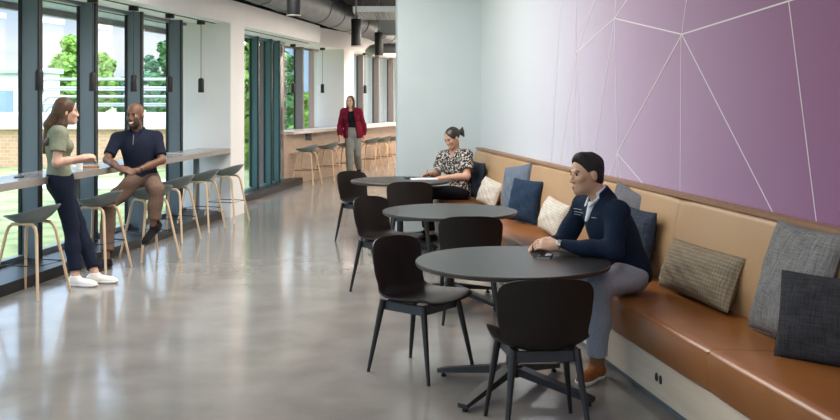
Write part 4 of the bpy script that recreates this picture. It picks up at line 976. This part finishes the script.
S.cut(A(0, 0, -.065), -w3.u); S.fold = (.004, 70); w3.child('hair', S, BLH, .005); w3.brows(BLH); w3.mouth()
bm = bmesh.new(); wv = w3.J['wl']+nrm(w3.J['el']-w3.J['wl'])*.012; dv = nrm(w3.J['wl']-w3.J['el']); tube(bm, [Vector(wv-dv*.011-w3.org), Vector(wv+dv*.011-w3.org)], .032, 20); wt = obj('watch', bm, BLACKM, w3.o, True)
cw = wv+nrm((-.1, -.75, .65))*.030; bm = bmesh.new(); Rm = Vector(nrm((-.1, -.75, .65))).to_track_quat('Z', 'Y').to_matrix().to_4x4(); lathe(bm, [(0, 0), (.020, 0), (.020, .009), (.017, .011), (0, .011)], 20); bmesh.ops.transform(bm, matrix=Matrix.Translation(Vector(cw-w3.org)) @ Rm, verts=bm.verts); obj('watch_case', bm, STEEL, wt, True)

# ---- woman writing at the far end of the bench
SK4 = skin('fair_skin', (.58, .33, .23)); DKH = M('dark_tied_hair', (.016, .011, .010), .4, var=20, col2=(.04, .028, .022), stretch=(10, 10, 3)); BLKT = M('black_trousers', (.012, .012, .014), .9, spec=.12)
def blouse_mat():
    m = M('black_white_print_blouse', (.75, .72, .68), .8); t = m.node_tree; b = t.nodes['Principled BSDF']; l = t.links.new
    c_ = N(t, 'ShaderNodeTexCoord'); v = N(t, 'ShaderNodeTexNoise'); v.inputs['Scale'].default_value = 52; v.inputs['Detail'].default_value = 1.5; v.inputs['Distortion'].default_value = .8
    r = N(t, 'ShaderNodeValToRGB'); r.color_ramp.interpolation = 'LINEAR'; e = r.color_ramp.elements; e[0].position = .52; e[0].color = (.014, .014, .017, 1); e[1].position = .58; e[1].color = (.66, .60, .53, 1)
    l(c_.outputs['Object'], v.inputs['Vector']); l(v.outputs[0], r.inputs[0]); l(r.outputs[0], b.inputs['Base Color']); return m
BLOU = blouse_mat()
J4 = dict(pel=P3(461, 192, 11.66), chest=P3(455.5, 164, 11.55), neck=P3(455, 151.5, 11.47), head=P3(452.2, 138, 11.42), sl=P3(466.5, 156, 11.36), sr=P3(443, 156.5, 11.62),
          el=P3(467, 176, 11.22), wl=P3(446.5, 177.5, 11.26), er=P3(437, 174.5, 11.66), wr=P3(429, 173.8, 11.5), hl=P3(462, 192.5, 11.57), hr=P3(458, 193, 11.74),
          kl=np.array((.07, 11.45, .545)), kr=np.array((.05, 11.74, .545)), al=np.array((.13, 11.4, .085)), ar=np.array((.08, 11.78, .085)))
w4 = Person('woman in black and white patterned blouse writing at the farthest table', J4, SK4, .007, 1.0, True, headf=(-.72, -.58, -.40), headu=(-.35, -.25, .9), hs=.97)
dd = (-.95, -.1, 0)
w4.build({'l': ((-.95, .1, -.03), (.0, .3, -.95), (-.1, .9, .3), .92, .3), 'r': ((-.8, -.45, -.25), (.2, -.55, -.8), (-.3, -.6, .7), .92, .8)}, {'l': (dd, (0, 0, 1)), 'r': (dd, (0, 0, 1))})
S = SDF(); w4.torso(S, .016)
for q in 'lr': w4.uarm(S, q, .020, .72, True, .018)
nb = w4.J['neck']; f4 = w4.fwd
S.cone(nb+f4*.02+np.array((0, 0, .01)), nb+f4*.05+np.array((0, 0, .09)), .052, .07, .01, sub=True); S.cone(nb+f4*.07, nb+f4*.16-np.array((0, 0, .10)), .036, .010, .008, sub=True)
S.cut((0, 0, .47), (0, 0, -1)); S.fold = (.005, 24); w4.child('blouse', S, BLOU)
S = SDF(); w4.torso(S, .008); S.p = S.p[:1]
for q in 'lr': w4.thigh(S, q, .004); w4.calf(S, q, .010, .92, True)
S.fold = (.004, 24); w4.child('trousers', S, BLKT)
for q in 'lr': w4.shoe(q, dd, (0, 0, 1), BLKS, BLACKM, .9)
A = w4.A; S = SDF(); R_ = w4.RH
S.ell(A(0, -.022, .040), (.081, .097, .084), R_, .02); S.ell(A(0, .088, -.022), (.068, .060, .082), R_, .012, True); S.cut(A(0, 0, -.05), -w4.u)
hb = P3(461.5, 132, 11.5); S.cone(A(0, -.10, .03), hb, .026, .022, .02); S.ell(hb, (.026, .026, .03), None, .02); S.cone(hb, hb+np.array((.03, -.02, -.055)), .026, .012, .02); S.cone(hb, hb+np.array((.01, 0, .05)), .024, .010, .02)
S.fold = (.002, 80); w4.child('hair', S, DKH, .006); w4.brows(DKH); w4.mouth(True)

# ---- woman walking far down the corridor
RED = M('crimson_blazer', (.165, .010, .028), .9, spec=.12, var=40, col2=(.13, .008, .022)); BLKTOP = M('black_top', (.010, .010, .012), .9, spec=.12); GRT = M('grey_trousers', (.24, .25, .235), .9, spec=.12, var=50, col2=(.20, .21, .20))
Yw = 20.7
J5 = dict(pel=P3(353, 133, Yw), chest=P3(351.5, 116.5, Yw), neck=P3(351, 109.3, Yw), head=P3(350.5, 101.5, Yw-.03), sr=P3(343.6, 112, Yw), sl=P3(358.8, 111.8, Yw), er=P3(340, 126, Yw+.02), wr=P3(339.8, 138, Yw-.12),
          el=P3(363.5, 125.5, Yw+.1), wl=P3(364, 138, Yw+.05), hr=P3(349.5, 136, Yw), hl=P3(356.5, 136, Yw), kr=P3(349.5, 155, Yw-.14), kl=P3(357.5, 154.5, Yw+.0), ar=P3(350, 172, Yw-.10), al=P3(359, 172.5, Yw+.32))
J5['ar'][2] = .095; J5['al'][2] = .14
w5 = Person('woman in crimson blazer and grey trousers walking towards the camera down the corridor', J5, SK1, .008, .98, True, headf=(-.28, -.96, -.02), hs=1.)
w5.build({'l': ((.05, -.2, -.97), (-.95, 0, 0), (0, -1, -.2), .92, .45), 'r': ((-.02, -.25, -.97), (.95, 0, 0), (0, -1, -.2), .92, .45)}, {'l': ((.05, -.9, -.4), (0, -.4, .9)), 'r': ((0, -1, .0), (0, 0, 1))})
S = SDF(); w5.torso(S, .010); S.cut(w5.J['pel']+np.array((0, 0, .06)), (0, 0, -1)); nb = w5.J['neck']
S.cone(nb+np.array((0, -.03, -.01)), nb+np.array((0, -.06, .08)), .06, .08, .01, sub=True); w5.child('black_top', S, BLKTOP)
S = SDF(); w5.torso(S, .026)
for q in 'lr': w5.uarm(S, q, .024); w5.farm(S, q, .024, .80, True)
S.cone(w5.J['pel']+np.array((-.0, .02, .1)), w5.J['pel']+np.array((0, .02, -.06)), .185, .20, .04)
S.cone(nb+np.array((0, -.09, .02)), w5.J['pel']+np.array((0, -.20, -.25)), .055, .13, .01, sub=True)
S.cone(nb+np.array((0, -.02, .02)), nb+np.array((0, -.05, .09)), .055, .07, .01, sub=True)
S.cut(w5.J['pel']+np.array((0, 0, -.10)), (0, 0, -1)); S.fold = (.004, 20); w5.child('blazer', S, RED)
S = SDF(); w5.torso(S, .012); S.p = S.p[:2]
for q in 'lr': w5.thigh(S, q, .018); w5.calf(S, q, .016, .92, True, .012)
S.cut(w5.J['pel']+np.array((0, 0, .12)), (0, 0, 1)); S.fold = (.004, 22); w5.child('trousers', S, GRT)
w5.shoe('r', (0, -1, 0), (0, 0, 1), BLKS, BLACKM, .92); w5.shoe('l', (.05, -.9, -.4), (0, -.4, .9), BLKS, BLACKM, .92)
A = w5.A; S = SDF(); R_ = w5.RH
S.ell(A(0, -.020, .040), (.082, .097, .086), R_, .02); S.ell(A(0, .090, -.03), (.060, .062, .092), R_, .012, True)
for q in (-1, 1): S.cone(A(q*.062, -.01, .0), A(q*.068, .01, -.20), .034, .026, .03)
S.cone(A(0, -.07, 0), A(0, -.07, -.2), .06, .05, .03); w5.child('hair', S, BRH, .007); w5.brows(BRH); w5.mouth()

# ------------------------------------------------------------------ small things
def slab(name, loc, sx, sy, sz, rz, mat, lab, cat, bevel=.003, smooth=True):
    bm = bmesh.new(); box(bm, (0, 0, sz/2), (sx, sy, sz)); o = obj(name, bm, mat, None, bevel=bevel); o.location = loc; o.rotation_euler = (0, 0, rz); return tag(o, lab, cat)
p_ = P3(545, 256.8, 5.75)
ph = slab('smartphone', (p_[0], 5.75, TZ+.0005), .078, .150, .009, -.25, BLACKM, 'black smartphone on the nearest table in front of the man\'s hands', 'phone')
bm = bmesh.new(); box(bm, (0, 0, .0094), (.070, .138, .0008)); obj('screen', bm, M('phone_screen', (.02, .022, .025), .06), ph)
for q in (-.0755, .0755):
    bm = bmesh.new(); box(bm, (0, q, .0045), (.074, .0016, .0075)); obj('metal_edge', bm, STEEL, ph)
PAPER = M('white_paper', (.80, .79, .80), .7)
x, y = U(424, 178.6, 11.17).x, 11.19
slab('writing_pad', (x, y, TZ+.0005), .30, .21, .008, .1, PAPER, 'white writing pad under the writing woman\'s hands on the farthest table', 'notepad', .001)
x = U(410, 176.5, 11.35).x
slab('dark_notebook', (x, 11.33, TZ+.0005), .12, .15, .012, .2, BLACKM, 'small black notebook left of the white writing pad', 'notebook')
bm = bmesh.new(); tube(bm, [(0, 0, 0), (0, 0, .012), (0, 0, .14)], [.001, .004, .004], 10); pe = obj('pen', bm, M('pen_red', (.35, .03, .03), .4), None, True); pe.location = U(424.6, 176.6, 11.28); pe.location.z = TZ+.0100; pe.rotation_euler = (.75, .35, 0); tag(pe, 'pen held by the woman writing on the white pad', 'pen')
def onctr(px, off):
    k = (px-420)/FPX; Y = (4.5-off)/(bP-k); return (k*Y, Y, .9505)
slab('smartphone', onctr(19, -.22), .16, .08, .009, -1.2, BLACKM, 'black phone lying on the left counter by the picture edge', 'phone')
wb = slab('wooden_tray', onctr(90, -.16), .17, .10, .02, .2, M('tan_wood', (.42, .22, .10), .5, var=9, col2=(.33, .17, .08), stretch=(2, 12, 2)), 'small tan wooden board on the counter by the standing woman\'s hand', 'board')
nb_ = slab('white_notebook', onctr(84, -.30), .21, .15, .008, .3, PAPER, 'white paper sheet beside the wooden board on the left counter', 'paper', .001)
q = onctr(79.5, -.16); g = empty('drinking_glass', q, 0, 'small clear drinking glass on the counter behind the standing woman\'s forearm', 'glass')
bm = bmesh.new(); lathe(bm, [(0, 0), (.030, 0), (.036, .09), (.034, .09), (.028, .006), (0, .006)], 24); obj('tumbler', bm, M('clear_tumbler', (.75, .8, .8), .08, spec=.6), g, True)
q = onctr(173, -.24); l_ = slab('grey_tray', q, .24, .17, .015, .2, STEEL, 'flat silver tray on the counter right of the seated man', 'tray')
